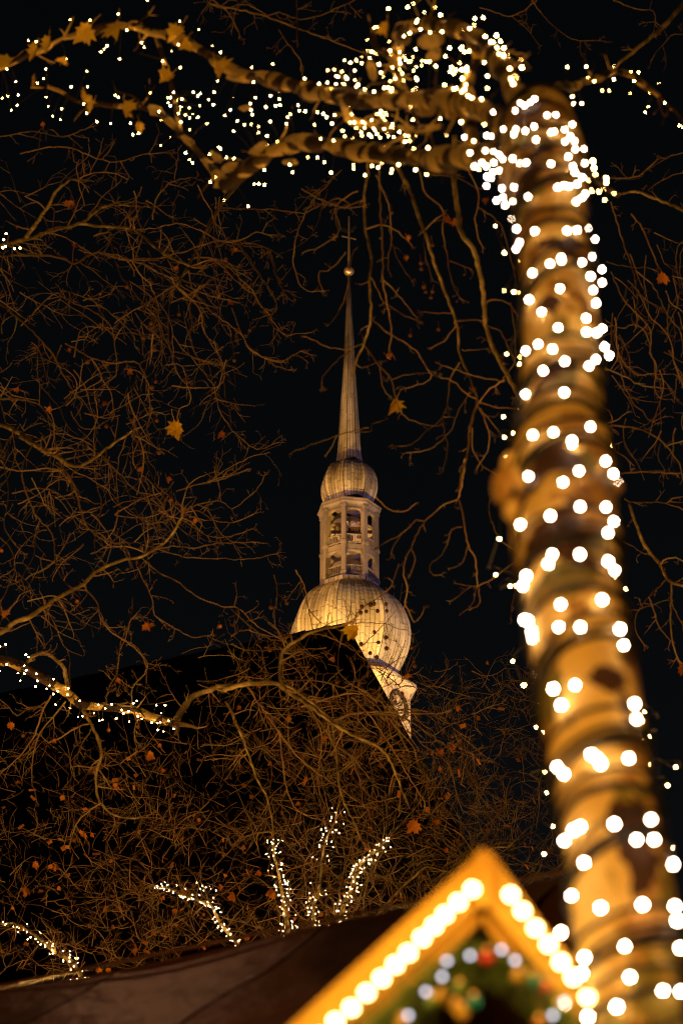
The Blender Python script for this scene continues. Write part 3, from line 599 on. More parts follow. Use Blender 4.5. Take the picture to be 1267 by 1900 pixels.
axis = [W(q[2], q[1], q[4]) for q in Q]; trad = [q[3]*q[4]/FPX for q in Q]
foot = Vector((axis[-1].x+.05, axis[-1].y-.15, 0)); nb = 14
p1, r1 = axis[-1].copy(), trad[-1]
for k in range(1, nb+1):
    t = k/nb; axis.append(p1.lerp(foot, t)+Vector((0, -.25*math.sin(math.pi*t)*.3, 0))); trad.append(r1*(1+.25*t+.5*max(0, t-.85)/.15*.6))
NS = 40; V = []; A3 = np.array([tuple(a) for a in axis]); Tg = np.gradient(A3, axis=0)
frames = []
for i in range(len(axis)):
    t = Vector(Tg[i]).normalized(); u = RT-t*RT.dot(t); u.normalize(); w = t.cross(u).normalized(); frames.append((t, u, w))
    for j in range(NS):
        a = 2*math.pi*j/NS; d = u*math.cos(a)+w*math.sin(a); p = axis[i]+d*trad[i]
        n1 = noise.noise(p*4.0+Vector((3,1,7)))*.12+noise.noise(Vector((p.x*16, p.y*16, p.z*7)))*.08
        V.append(axis[i]+d*trad[i]*(1+n1))
F = [(i*NS+j, i*NS+(j+1) % NS, (i+1)*NS+(j+1) % NS, (i+1)*NS+j) for i in range(len(axis)-1) for j in range(NS)]+[tuple(range(NS-1,-1,-1))]
trunk = mesh_obj('trunk', V, F, M['bark'], near_t, True); place(trunk, near_t)
bvh = BVHTree.FromPolygons([tuple(v) for v in V], F)
# burls on the trunk
import bmesh
def burl(x, y, d, rx, seed):
    bm = bmesh.new(); bmesh.ops.create_icosphere(bm, subdivisions=3, radius=1)
    c = W(x, y, d); r = rx*d/FPX
    for v in bm.verts:
        k = 1+.25*noise.noise(v.co*1.8+Vector((seed, 0, 0))); v.co = c+v.co*r*k
    me = bpy.data.meshes.new('burl'); bm.to_mesh(me); bm.free(); me.materials.append(M['bark'])
    for p in me.polygons: p.use_smooth = True
    o = bpy.data.objects.new('burl', me); C.objects.link(o); o.parent = near_t; place(o, near_t)
burl(952, 906, 4.64, 42, 1); burl(955, 862, 4.72, 26, 4); burl(1122, 905, 4.7, 30, 2); burl(966, 950, 4.56, 32, 7)
# pollarded limbs at the top
LIMBS = [
 ([(1000,300,6.6),(975,215,7.4),(950,165,8.0),(925,112,8.6),(890,72,9.2),(835,52,9.6),(775,46,10),(742,72,10.4),(735,125,10.7)], 60, 24),
 ([(985,260,7),(900,208,8.4),(830,186,9.2),(760,186,9.8),(690,184,10.3),(620,176,10.8),(560,166,11.2),(500,146,11.6),(440,134,11.9),(400,112,12.1),(330,72,12.4),(225,48,12.8),(150,62,13),(75,92,13.2),(5,128,13.4)], 62, 8),
 ([(990,290,6.8),(900,284,8.2),(830,294,9),(770,292,9.5),(700,285,10),(640,274,10.4),(570,264,10.8),(510,280,11.1),(460,312,11.4),(420,346,11.6)], 58, 26),
 ([(420,346,11.6),(385,302,11.9),(340,252,12.2),(295,208,12.4),(225,196,12.7),(160,192,12.9),(90,160,13.1)], 18, 7),
 ([(335,250,12.2),(325,190,12.4),(310,130,12.6),(290,72,12.8)], 15, 9),
 ([(880,290,8.4),(870,230,8.7),(865,170,9.0),(880,120,9.3),(905,90,9.5)], 34, 20),
 ([(760,190,9.8),(740,150,10),(725,110,10.2),(700,95,10.4)], 22, 12),
 ([(1010,240,7.2),(1030,165,9),(1065,160,9.6),(1100,146,10),(1140,132,10.4),(1175,142,10.8),(1210,170,11.2),(1245,200,11.6)], 22, 9),
 ([(640,180,10.8),(650,220,10.9),(700,235,10.9),(760,240,10.6),(820,236,10)], 20, 14),
 ([(1060,330,6.2),(1090,320,7.5),(1120,345,8.3),(1145,362,8.8)], 18, 7),
]
limb_pts = []
for P, w0, w1 in LIMBS:
    L = [0.]
    for i in range(1, len(P)): L.append(L[-1]+math.dist(P[i][:2], P[i-1][:2]))
    Q = crom([(p[0], p[1], p[2], w0+(w1-w0)*(L[i]/L[-1])**.6) for i, p in enumerate(P)], 7); pts = []; rr = []
    for k, q in enumerate(Q):
        nz = noise.noise(Vector((q[0]*.03, q[1]*.03, w0))); r = q[3]/2*.86*(1+.4*nz+.05*math.sin(k*.4+w0)+.22*max(0, math.sin(k*.31+w1))**4)
        pts.append(W(q[0], q[1]+4*nz, q[2])); rr.append(r*q[2]/FPX); limb_pts.append((q[0], q[1], q[2], r))
    mb = MB(); mb.tube(pts, rr, 20)
    for vi, v in enumerate(mb.v):
        k = min(len(pts)-1, vi//20); c = pts[k]; q = Vector(v); f = noise.noise(q*7)*.4+noise.noise(q*19)*.12; mb.v[vi] = tuple(c+(q-c)*(1+f))
    o = mb.build('limb', M['limb'], near_t, True); place(o, near_t)
# plates of lifting bark on the limbs (brown to pale)
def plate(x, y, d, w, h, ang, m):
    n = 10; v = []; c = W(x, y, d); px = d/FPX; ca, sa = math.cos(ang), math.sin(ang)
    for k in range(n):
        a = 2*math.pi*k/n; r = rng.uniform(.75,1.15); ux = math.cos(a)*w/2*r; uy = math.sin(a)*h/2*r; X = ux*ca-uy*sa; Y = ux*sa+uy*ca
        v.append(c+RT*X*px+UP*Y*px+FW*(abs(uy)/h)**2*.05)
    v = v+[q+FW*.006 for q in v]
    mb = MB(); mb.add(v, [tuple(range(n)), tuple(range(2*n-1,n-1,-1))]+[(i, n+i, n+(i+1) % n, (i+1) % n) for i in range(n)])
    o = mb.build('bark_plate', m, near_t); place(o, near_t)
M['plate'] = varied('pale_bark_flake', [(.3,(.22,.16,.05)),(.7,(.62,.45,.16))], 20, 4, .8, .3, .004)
for x, y, w, h, a in [(570,258,60,26,0),(640,268,56,22,.2),(500,142,56,24,-.3),(575,160,50,18,-.4),(650,180,60,18,0),(760,186,60,22,.2),(800,75,50,32,.3),(745,70,36,24,-.5),(805,100,34,22,.4),(720,275,40,18,.1),(620,170,40,16,.1),(690,130,18,40,.2),(790,200,40,30,-.6),
                    (905,210,44,36,.2),(870,180,30,40,0),(910,100,34,30,0),(840,210,36,20,.3),(480,275,44,20,.5),(410,335,34,24,.8),(425,310,36,20,.5),(290,205,40,22,-.4),(350,262,40,16,-.8),(400,290,30,16,-.6),(1065,160,36,14,.4),(1110,147,30,9,.2),
                    (440,145,50,14,-.2),(420,128,30,16,-.5),(455,200,26,12,.1),(540,300,30,12,0),(770,285,40,14,0),(930,250,40,34,0)]:
    best = min(limb_pts, key=lambda q: (q[0]-x)**2+(q[1]-y)**2); plate(x, y, best[2]-best[3]*best[2]/FPX-.02, w, h, a, M['plate'])
for x, y, s in [(222,50,44),(155,60,50),(90,80,34),(65,95,36),(15,118,50),(118,110,30),(325,62,48),(340,80,30),(160,185,44),(230,200,40),(170,200,30),(310,145,34),(400,130,40),(260,235,24),(60,162,34),(1025,180,30),(880,105,36),(720,50,34),(735,110,30)]:
    d = min(limb_pts, key=lambda q: (q[0]-x)**2+(q[1]-y)**2)[2]; put_leaf(x, y, d-.1, s*1.05, near_t, True, 2.2)

mb = MB()
for k in range(95):
    q = limb_pts[rng.randrange(len(limb_pts))] if rng.random() < .5 else rng.choice([l for l in limb_pts if l[0] > 640 and l[0] < 1000 and l[1] < 260])
    d = q[2]; p = W(q[0], q[1], d); dr = (RT*rng.uniform(-1,1)+UP*rng.uniform(-.9,1)+FW*rng.uniform(-.4,.6)).normalized()
    grow(mb, p, dr, rng.uniform(28,85)*d/FPX, rng.uniform(1.6,4)*d/FPX, d, 1, 1.2, .1)
o = mb.build('shoots', M['limb'], near_t, True); place(o, near_t); o['kind'] = 'stuff'

# ------------------------------------------------------------------ cables and bulbs
def light_string(label, group=None, loc=None):
    return thing('fairy_lights', label, 'string lights', group or 'strings of fairy lights', loc=loc or (0,0,0))
st_trunk = light_string('large blurred white fairy lights wound round the close leaning trunk', loc=axis[40])
for off in (0., .33, .7):           # black cable wound round the trunk
    mb = MB(); pts = []; th = off*.4; last = None; i = 0.
    while i < len(axis)-nb-1:
        k = int(i); f = i-k; c = axis[k].lerp(axis[k+1], f); r = trad[k]*(1-f)+trad[k+1]*f; t, u, w = frames[k]
        a = th*2*math.pi; d = u*math.cos(a)+w*math.sin(a)
        hit = bvh.find_nearest(c+d*r*1.0)
        dd = (hit[0]-c).length if hit[0] is not None else r
        pts.append(c+d*(max(dd, r)+.006)); step = .34; i += step*(1+.6*math.sin(th*2.1+off)); th += .026
    mb.tube(pts, (.006 if off == 0 else .0036), 6); o = mb.build('cable', M['cable'], st_trunk, True); place(o, st_trunk)
BIG = T('Q3','268,590 384,582 410,542 432,556 462,539 485,520 551,606 597,604 483,665 436,689 387,680 376,706 321,680 233,713 258,717 492,734 684,654 643,682 588,692 572,695 673,717 645,745 696,742 699,785 662,824 745,783 749,858 687,874 571,862 370,835 410,860 442,856 319,837 300,815 270,798 227,793 147,804 118,722 210,856 272,855 233,875 169,875 299,898 266,905 236,930 256,938 233,977 315,990 377,985 451,1034 320,1037 285,1055 331,1078 373,1059 697,908 735,932 709,968 666,980 640,975 605,985 750,1020 735,1040 704,1060 368,1152 391,1203 486,1216 655,1214 708,1210 770,1200 802,1258 408,1276 388,1309 624,1355 790,1345')
BIG += T('Z7','325,5 301,38 396,175 497,122 563,103 682,115 743,80 797,155 732,195 798,232 745,275 554,266 377,330 449,401 762,350 545,492 706,438 708,518 766,522 799,497 811,602 838,652 762,675 723,713 430,588 358,626 512,616 583,686 458,740 356,876 580,866 342,1026 398,1112 518,1096 624,1145 624,1165 731,1064 818,1263 863,1335 887,1385 373,1350 572,1385 665,1320 180,1390 672,1525 820,1530')
BIG += T('Z8','499,178 326,228 865,210 832,275 511,400 487,455 669,400 833,440 870,492 360,525 343,583 559,690 799,662 550,823 673,820 902,832 922,925 350,778 373,785 393,845 397,885 517,1177 642,1155 563,1272 985,1265 995,1352 735,1557 790,1610 770,1580 540,1630 578,1670 952,1578')
BIG += T('R8','600,460 640,440 545,523 848,422 1070,395 983,517 1090,517 664,657 588,858 545,920 570,940 765,930 1020,912 1215,922 1228,1010 911,1165 667,1233 942,1352 655,1330 1143,1435 1250,1440 862,1532 1250,1175 545,1510 687,1595')
axpx = [PR(a) for a in axis]
wires = MB(); nbig = 0
for x, y in BIG:
    dirv = (W(x, y, 1)-CAM).normalized(); h = bvh.ray_cast(CAM, dirv)
    if h[0] is not None:
        n = h[1] if h[1].dot(dirv) < 0 else -h[1]; k = rng.uniform(.008, .024); p = h[0]-dirv*k/max(.35, -n.dot(dirv))
        wd_ = (n+rvec()*.5).normalized()
    else:
        a = min(axpx, key=lambda q: abs(q[1]-y)+abs(q[0]-x)*.2); p = W(x, y, a[2]+rng.uniform(-.05,.12)); hh = bvh.find_nearest(p)
        wd_ = (p-hh[0]).normalized(); wires.tube([hh[0]-wd_*.01, (hh[0]+p)/2+rvec()*.01, p-wd_*.005], .0017, 4)
    put(BM_TRUNK, 'bulb', p, .0034*(.78 if y < 400 else 1)*rng.uniform(.8,1.12), st_trunk, wd_); nbig += 1
# bulbs on the far side of the trunk
for k in range(36):
    i = rng.randint(8, len(axis)-nb-4); t, u, w = frames[i]; a = rng.uniform(0, math.pi); d = u*math.cos(a)+w*math.sin(a)
    if d.dot(FW) < .1: d = -d
    if d.dot(FW) < .25: continue
    put(BM_TRUNK, 'bulb', axis[i]+d*(trad[i]*1.08+.015), .0042, st_trunk, d)
if wires.v: o = wires.build('bulb_wires', M['cable'], st_trunk); place(o, st_trunk); o['kind'] = 'stuff'
# string hanging loose behind the trunk
st_b = light_string('small sharper fairy lights hanging on a loose line behind the close trunk', loc=W(1050, 900, 9.5))
SM = T('Q3','281,1188 327,1329')+T('Z7','235,60 312,107 330,478 236,277 288,285 312,290 248,642 327,662 320,703 321,968 229,1006 280,1099 234,1125 234,1230 858,1171')+T('Z8','884,538 935,600 206,311 184,517 268,583 295,583 282,1017 347,1156 998,1262 1045,1308 1040,1370 423,1262 414,1400 452,1430 467,1657 1077,1450 1041,1480 1073,1611 1223,1628')+T('R8','428,107 433,232 473,436 422,604 1172,187 1207,567 1227,687 485,1025 530,1000')
SM.sort(key=lambda q: q[1]); pts = []
for x, y in SM:
    d = 9.4+rng.uniform(-.5,.5); p = W(x, y, d); put(BM_NEAR, 'bulb', p, .0065 if abs(x-971) < 3 and abs(y-1271) < 3 else .0036, st_b, -UP); pts.append(p+UP*.01)
mb = MB(); Qc = crom([tuple(p) for p in pts], .08); mb.tube([Vector(q)+Vector((0,0,-.02*math.sin(i))) for i, q in enumerate(Qc)], .0028, 5); o = mb.build('cable', M['cable'], st_b, True); place(o, st_b)

TOP1 = T('Q1','332,93 425,95 557,67 597,142 376,132 420,187 135,190 172,195 232,218 505,216 476,243 491,230 564,277 313,277 668,200 679,222 845,100 935,140 840,209 807,238 766,288 849,318 1000,216 1038,246 1019,313 1023,380 1108,374 1184,317 1193,386 34,324 76,384 217,325 207,370 178,391 219,455 228,501 87,446 39,452 12,462 83,495 55,518 409,336 336,408 412,408 395,489 409,532 292,512 249,547 286,562 456,572 522,580 542,449 557,458 615,580 626,633 653,627 707,437 730,502 748,525 758,566 804,645 757,684 818,434 790,460 803,459 793,482 802,497 834,470 856,466 851,503 847,517 840,534 872,541 852,574 892,555 906,535 893,610 910,434 943,440 930,452 981,468 941,497 1004,492 891,507 931,551 973,581 1007,433 1098,456 1058,543 1084,517 1117,570 1151,588 1182,585 1100,616 1178,487 1181,517 1187,538 1216,595 1215,625 1250,503 1202,459 1256,640 1226,677 1255,680 1218,737 1243,800 1100,745 1065,740 1030,693 1038,700 985,725 874,718 892,750 906,765 1015,833 990,856 1015,857 1107,807 1098,831 1195,865 1217,865 1245,870 1053,941 1167,969 695,0')
TOP2 = T('Q2','269,302 367,381 418,370 451,386 486,394 525,387 293,434 300,465 258,451 303,494 283,498 388,494 394,520 422,523 477,528 521,550 560,541 340,552 333,583 257,572 352,537 465,587 527,331 558,328 594,337 567,359 606,284 634,294 653,331 685,267 687,297 662,283 617,370 606,397 662,407 622,420 632,438 640,538 776,468 712,188 745,130 757,127 716,240 735,243 750,250 761,260 815,195 811,40 902,33 928,18 1031,36 981,59 1058,117 1064,149 999,170 885,170 865,278 884,262 893,281 926,268 908,293 917,287 831,317 864,328 841,355 821,381 848,393 793,413 812,411 768,303 776,341 920,475 760,536 780,538 800,532 803,541 733,565 765,573 795,565 690,574 632,576 652,576 668,607 597,616 608,641 643,651 721,633 688,640 792,606 826,596 831,583 806,627 811,640 773,646 836,645 794,680 907,592 926,565 953,594 904,637 942,637 890,666 494,653 290,667 243,680 348,775 362,809 433,739 480,740 511,763 543,812 648,775 648,792 702,823 780,769 734,780 764,787 828,797 824,813 860,774 939,797 630,425 640,432 612,362 655,377 670,398 700,420 660,600 676,612 684,622 700,600')
TOP3 = T('Q2','1218,88 1213,120 1194,135 1170,143 1130,112 1100,226 1080,265 1158,218 1170,243 1194,240 1147,297 1108,317 1101,337 1130,330 1156,328 1119,347 1181,320 1159,369 1176,398 1131,415 1170,420 1076,399 1037,428 1047,470 1205,461 1249,465 1247,270 1176,475 1105,515 1085,524 1108,549 1150,507 942,315 968,309 969,285 987,290 1005,289 1035,311 947,376 942,416 973,763 1001,789 992,820 1062,721 1080,758 1094,742 1170,645 1151,694 1196,718 1215,782')+T('Q3','240,196 227,220 268,222 285,186 255,220 325,252 322,292 299,283 253,345 262,352 327,349 355,362 325,375 347,385 374,400 312,410 341,466 413,318 418,355')
for k_ in range(110):
    l_ = rng.choice([l for l in limb_pts if 600 < l[0] < 960 and l[1] < 300]); q_ = (l_[0]+rng.gauss(0, 16), l_[1]+rng.gauss(0, 18)); (TOP2 if q_[0] < 800 else TOP3).append(q_)
TOP4 = T('Q3','657,352 757,350 903,347 991,378 1031,382 1008,426 765,411 799,427 902,417 573,467 684,506 690,545 733,544 653,566 841,476 877,476 987,490 1085,490 1137,440 1170,541 1082,559 1067,591 1245,660 1262,670 791,848 797,883 804,918 772,945 862,937 862,962 901,1016 824,1008 788,1003 854,1050 848,994')
for pts2, lab in ((TOP1,'warm fairy lights strung along the thin limb tips at the top left'),(TOP2,'warm fairy lights crowding the thick limbs above the spire'),(TOP3,'warm fairy lights clustered on the pollarded crown atop the close trunk'),(TOP4,'sparse warm fairy lights on the thin limb right of the close trunk top')):
    cx, cyy = pts2[0]; root = light_string(lab, loc=W(cx, cyy, 11)); wb = MB(); used = {}
    for x, y in pts2:
        q = min(limb_pts, key=lambda q: max(0, math.hypot(q[0]-x, q[1]-y)-q[3])+abs(q[0]-x)*.1)
        dist = math.hypot(q[0]-x, q[1]-y); px = q[2]/FPX
        if dist < q[3]*1.05: d = q[2]-math.sqrt(max(0, (q[3]*1.12)**2-dist**2))*px-.035
        else: d = q[2]+rng.uniform(-.12,.12)
        p = W(x, y, d); b = W(q[0], q[1], q[2]); dr = (p-b).normalized()
        put(BM_NEAR, 'bulb', p, (.0032 if q[2] < 9.6 else .0025)*rng.uniform(.6,1.25), root, dr)
        if dist > q[3]*1.05: wb.tube([b+dr*q[3]*px*.8, (b+p)/2+Vector((0,0,.02)), p-dr*.006], .0018, 4)
    o = wb.build('bulb_wires', M['cable'], root); place(o, root); o['kind'] = 'stuff'
    seq = sorted(pts2, key=lambda q: q[0]); mbc = MB(); cp = []
    for k, q in enumerate([l for l in limb_pts if min(s[0] for s in pts2)-10 < l[0] < max(s[0] for s in pts2)+10][::3]):
        a = k*1.9; cp.append(W(q[0]+math.cos(a)*2, q[1]+math.sin(a)*q[3]*1.1, q[2]-math.cos(a)*q[3]*1.1*q[2]/FPX))
    segs = []; cur = [cp[0]]
    for a, b in zip(cp[:-1], cp[1:]):
        if (b-a).length < .45: cur.append(b)
        else: segs.append(cur); cur = [b]
    segs.append(cur)
    for sg in segs:
        if len(sg) > 2: mbc.tube([Vector(q) for q in crom([tuple(p) for p in sg], .06)], .004, 5)
    o = mbc.build('cable', M['cable'], root, True); place(o, root)

# low limb string
CB = T('R4','35,145 2,155 42,262 154,206 170,219 145,270 157,297 108,313 146,316 121,358 216,318 222,359 212,393 278,405 293,387 315,348 342,420 315,436 398,440 403,403 330,498 414,518 470,477 461,572 488,567 552,548 580,499 621,521 657,496 585,593 604,588 716,530 727,550 757,538 685,580 761,598 785,490 806,477 812,568 835,582 920,502 971,502 948,548 893,603 926,607 943,601 929,647 962,656 991,594 1023,640 2,300')
root = light_string('warm fairy lights dangling from the low limb at the left', loc=W(150, 1290, 19)); lp = [PR(p) for p in LIMBC]; wb = MB()
for x, y in CB:
    q = min(lp, key=lambda q: math.hypot(q[0]-x, q[1]-y)); dist = math.hypot(q[0]-x, q[1]-y); px = q[2]/FPX
    d = q[2]-.06 if dist < 10 else q[2]+rng.uniform(-.05,.05); p = W(x, y, d); b = W(q[0], q[1], q[2]); dr = (p-b).normalized()
    put(BM_FAR, 'bulb', p, .006*rng.uniform(.7,1.3), root, dr)
    if dist > 8: wb.tube([b, p], .003, 4)
wb.tube([W(q[0]+2*math.cos(i), q[1]+8*math.sin(i*.9), q[2]-.07*math.cos(i*.9)) for i, q in enumerate(lp[30:])], .006, 5)
o = wb.build('cable', M['cable'], root); place(o, root)
root = light_string('little cluster of fairy lights at the left edge', loc=W(15, 455, 17)); wb = MB(); pp = [W(x, y, 17.) for x, y in T('Q1','30,1099 20,1127 28,1158 70,1169 15,1165 96,1166')]
for p in pp: put(BM_FAR, 'bulb', p, .006, root, -UP)
wb.tube([W(-30, 430, 17.1)]+[p+UP*.02 for p in pp], .003, 4); o = wb.build('cable', M['cable'], root); place(o, root)

# ------------------------------------------------------------------ far plane trees with lit limbs and their crown mass
FT = [
 ('far plane tree with three light-wound limbs rising behind the stall roof', 590, 30, [
   ('R6','345,1300 340,1200 320,1080 300,960 275,850 268,765', 9, 4, 'first', 85), ('R6','480,1300 465,1200 460,1100 490,1000 500,880 520,780 560,700 578,610', 9, 3, 'second', 70),
   ('R6','540,1300 580,1160 610,1080 640,1000 680,900 740,840 820,770', 10, 4, 'third', 95)]),
 ('far plane tree with forked lights behind the middle of the brown stall roof', 440, 29, [
   ('R5','1130,700 1070,610 1000,520 950,440 870,410 780,370 700,350', 9, 3, 'fourth', 80), ('R5','950,440 930,380 910,335', 4, 2, 'fifth', 12)]),
 ('far plane tree with one bent light-wound limb at the lower left corner', 150, 26, [('R5','400,900 370,770 330,700 240,640 170,580 80,525 0,520', 10, 4, 'sixth', 62)]),
]
labs = iter(['upright strand of tiny lights on the leftmost limb of the far tree','broken strand of tiny lights on the middle limb of the far tree','slanting strand of tiny lights on the rightmost limb of the far tree',
  'tiny lights descending toward the middle of the stall roof','short stub of tiny lights forking upward over the stall roof','tiny lights arching down into the lower left corner'])
far_trees = []
for lab, x, d, limbs in FT:
    t = tree_base(x, d, lab, r=.22, top=5.0); far_trees.append((t, x, d)); mbt = MB()
    for reg, s, w0, w1, _, nb_ in limbs:
        pts = stem(t, mbt, reg, d, d, w0, w1, 70, s, .5, own=True, mat_='branch'); L = light_string(next(labs), loc=pts[0]); wb = MB()
        n = len(pts)
        for k in range(nb_):
            u = rng.uniform(.08, .99)*(n-1); i = int(u); p = pts[i].lerp(pts[min(i+1, n-1)], u-i)
            if 'broken' in L['label'] and .45 < u/n < .58: continue
            a = rng.uniform(0, 2*math.pi); rr_ = (.07 if rng.random() < .75 else .12); off = (RT*math.cos(a)+FW*math.sin(a)*.8+UP*.3*math.sin(a*2)).normalized()
            put(BM_FAR, 'bulb', p+off*rr_, .0068*rng.uniform(.7,1.3), L, off)
        wb.tube([p+(RT*math.cos(i*1.7)+FW*math.sin(i*1.7))*.075 for i, p in enumerate(pts)], .006, 4); o = wb.build('cable', M['cable'], L); place(o, L)
    o = mbt.build('twigs', M['twig'], t); place(o, t); o['kind'] = 'stuff'
# crown mass of the far trees
def crown(tree, n, x0, x1, y0, y1, dmin, dmax, ln, kids, lo=0.):
    mb = MB()
    for k in range(n):
        x = rng.uniform(x0, x1); y = y0+(y1-y0)*(1-(1-rng.random())**1.3)**.8
        top = y0+55*noise.noise(Vector((x*.009, 3, lo)))+20
        if y < top: y = top+rng.random()*90
        d = rng.uniform(dmin, dmax); p = W(x, y, d)
        dr = (RT*rng.uniform(-.9,.9)+UP*rng.uniform(-.5,1)+FW*rng.uniform(-.4,.4)).normalized()
        grow(mb, p, dr, rng.uniform(.4,1)*ln*d/FPX, .95*d/FPX, d, 0, kids, .15)
    o = mb.build('twigs', M['twig'], tree); place(o, tree); o['kind'] = 'stuff'
crown(far_trees[2][0], 260, -40, 330, 1370, 1800, 24, 30, 90, 3)
crown(far_trees[1][0], 290, 250, 620, 1350, 1760, 24, 32, 90, 3, 1)
crown(far_trees[0][0], 310, 560, 900, 1370, 1760, 26, 34, 90, 3, 2)
dark_t = tree_base(960, 32, 'dim far plane tree standing between the tower foot and the close trunk', r=.25, top=6)
crown(dark_t, 330, 780, 1080, 1230, 1720, 28, 36, 85, 3.2, 3)
mb = MB()
for x, y in ((780,1480),(850,1500),(900,1450),(640,1470)): 
    for q in range(3): grow(mb, W(x+rng.uniform(-40,40), 1700, 31), (UP+RT*rng.uniform(-.5,.5)).normalized(), rng.uniform(200,330)*31/FPX, 2*31/FPX, 31, 0, 6, .1)
o = mb.build('boughs', M['branch'], dark_t); place(o, dark_t); o['kind'] = 'stuff'
brt = tree_base(800, 27, 'young plane sapling with one pale bent stem beside the gable of the hut', r=.1, top=4)
mbt = MB(); stem(brt, mbt, 'R6', 27, 27, 7, 3, 30, '700,1200 780,1110 860,1020 940,950 990,910 1090,930', .4, own=True); stem(brt, mbt, 'R8', 27, 27, 5, 2.5, 20, '60,620 110,570 200,560 250,505', .4, own=True)
o = mbt.build('twigs', M['twig'], brt); place(o, brt); o['kind'] = 'stuff'
# upper-right branch and dark twigs at the very top
upr = tree_base(2500, 17, 'plane tree outside the top right corner reaching one pale branch down', top=11)
mbt = MB(); stem(upr, mbt, 'Q3', 17, 16, 14, 6, 40, '1700,-300 1400,-80 1267,20 1180,120 1080,210 980,290 930,330', .3, own=True)
for s in ('1267,800 1180,830 1080,890 1030,935 930,940','470,0 530,80 600,150 700,210 800,215','200,40 300,70 370,85 450,40 520,-20','370,90 450,160 510,240','900,0 1000,40 1110,60 1120,110','1267,180 1200,190 1120,280'): stem(upr, mbt, 'Q3', 18, 18, 2.5, 1.6, 40, s, .6)
for w0, s in ((4.5,'-20,20 180,60 300,100 430,150 570,200 700,250'),(3,'380,-30 385,150 380,180'),(2.5,'220,80 300,60 400,90 520,60 690,-20'),(2.5,'300,140 330,190 400,280'),(2,'-40,-20 60,60 110,150')): stem(upr, mbt, 'Q2', 17, 17, w0, 2.5, 45, s, .8)
for s in ('1267,80 1150,20 1050,40 980,10','0,640 150,620 300,640 420,600','100,720 300,690 520,760 700,720'): stem(upr, mbt, 'Q1', 18, 18, 2.2, 1.6, 60, s, .9)
o = mbt.build('twigs', M['twig'], upr); place(o, upr); o['kind'] = 'stuff'

# ------------------------------------------------------------------ leaves and seed balls on the trees
for reg, tr, d, s in [('R2',left,19.3,'325,190,35 455,600,16 1053,400,30 1040,640,34 312,860,26 590,950,32 75,1025,30 228,1120,36 490,1090,30 995,1230,42 340,380,24 800,480,26 80,300,18'),
  ('R3',left,19.3,'650,170,30 755,222,36 775,318,34 875,405,34 670,882,44 10,830,36 10,540,20 985,880,26 100,680,20 350,770,22'),
  ('R4',low,19.5,'65,620,50 870,40,50 320,715,34 890,800,64 480,1245,34 370,1045,36 700,355,36 640,645,24 525,905,34 955,890,36 120,950,30 680,970,30 940,740,30'),
  ('R5',low,22,'370,105,28 345,145,20 165,255,44 230,262,30 265,260,30 128,365,36 175,375,24 420,120,26 740,407,24 795,468,26 1055,405,36 1162,290,30 605,655,32 445,730,30 495,735,30 515,535,24 895,55,26 1020,300,26 800,530,20 270,360,24 60,450,20'),
  ('R6',low,21,'202,50,36 342,213,32 495,315,54 490,390,32 925,715,76 1028,705,50 1005,640,36 1085,830,28 1130,165,28 1045,355,42 1105,362,42 195,935,34 85,1045,54 250,1020,44 890,10,30 105,160,30 20,1000,30 380,610,28 600,1170,20'),
  ('F4',low,20,'815,510,44 480,435,36 1055,675,28 1205,455,20'), ('R7',mid,15.3,'740,340,66 812,330,66 490,450,40 870,1345,44 375,1150,42 955,235,56 480,570,34'), ('E1',right,18.5,'668,1010,150'), ('E3',right,18.5,'835,1370,110'), ('Q1',left,20,'335,958,45 205,585,28')]:
    v = [float(a) for a in s.replace(',', ' ').split()]; ox, oy, k = REG[reg]
    for i in range(0, len(v), 3):
        x, y = ox+v[i]*k, oy+v[i+1]*k; put_leaf(x, y, d, v[i+2]*k*1.1, tr, flat=.7)
        p = W(x, y, d)
put_leaf(328, 797, 18.8, 44, left, True, .15); put_leaf(728, 752, 15.2, 40, mid, True, .6); put_leaf(658, 1172, 19, 38, low, True, 1.2)
# short stalks and seed balls
def fruits(tree, reg, d, s, r=4.4):
    mb = MB()
    for x, y in T(reg, s):
        p = W(x, y, d+rng.uniform(-.4,.4)); px = d/FPX; o = put(FRUIT, 'seed_ball', p, r*px*rng.uniform(.85,1.1), tree)
        mb.tube([p+Vector((0,0,r*px)), p+Vector((rng.uniform(-.01,.01), 0, rng.uniform(10,22)*px))], .35*px, 4)
    o = mb.build('fruit_stalks', M['twig'], tree); place(o, tree); o['kind'] = 'stuff'
fruits(left, 'R2', 19.5, '685,730 650,797 810,690 1130,762 1072,805 700,850 705,995 688,1020 1060,898 605,1170 483,1196 710,1170 720,1315 1022,440 1022,494 683,545 575,565 397,905 990,605')
fruits(low, 'F4', 20, '612,192 606,220 652,183 668,178 685,212 728,212 670,310 725,337 608,368 727,388 600,400 845,385 855,450 860,470 260,175 185,195 180,395 495,545 1038,803 1073,818 1076,855 725,180 650,410 680,430 632,214 690,360 768,640 800,600', 4.2)
fruits(mid, 'R7', 15.5, '590,735 600,765 640,762 632,797 675,985 510,1020 640,490 572,595 400,300 65,455 70,250 575,630', 4.0)
fruits(low, 'R4', 20, '138,680 640,650 695,440 500,570 813,630', 4.2)
mb = MB()
for k in range(260):         # small leaves left in the far crown
    x = rng.uniform(-20, 1000); y = rng.uniform(1390, 1770) if x < 700 else rng.uniform(1300, 1700); d = rng.uniform(24, 31); c = W(x, y, d); s = rng.uniform(4, 9)*d/FPX
    a, b = rvec()*s, rvec()*s; mb.add([c-a, c-b*.7, c+a*.8+b*.2, c+b], [(0,1,2,3)])
o = mb.build('dry_leaves', M['leaf'], far_trees[1][0]); place(o, far_trees[1][0]); o['kind'] = 'stuff'

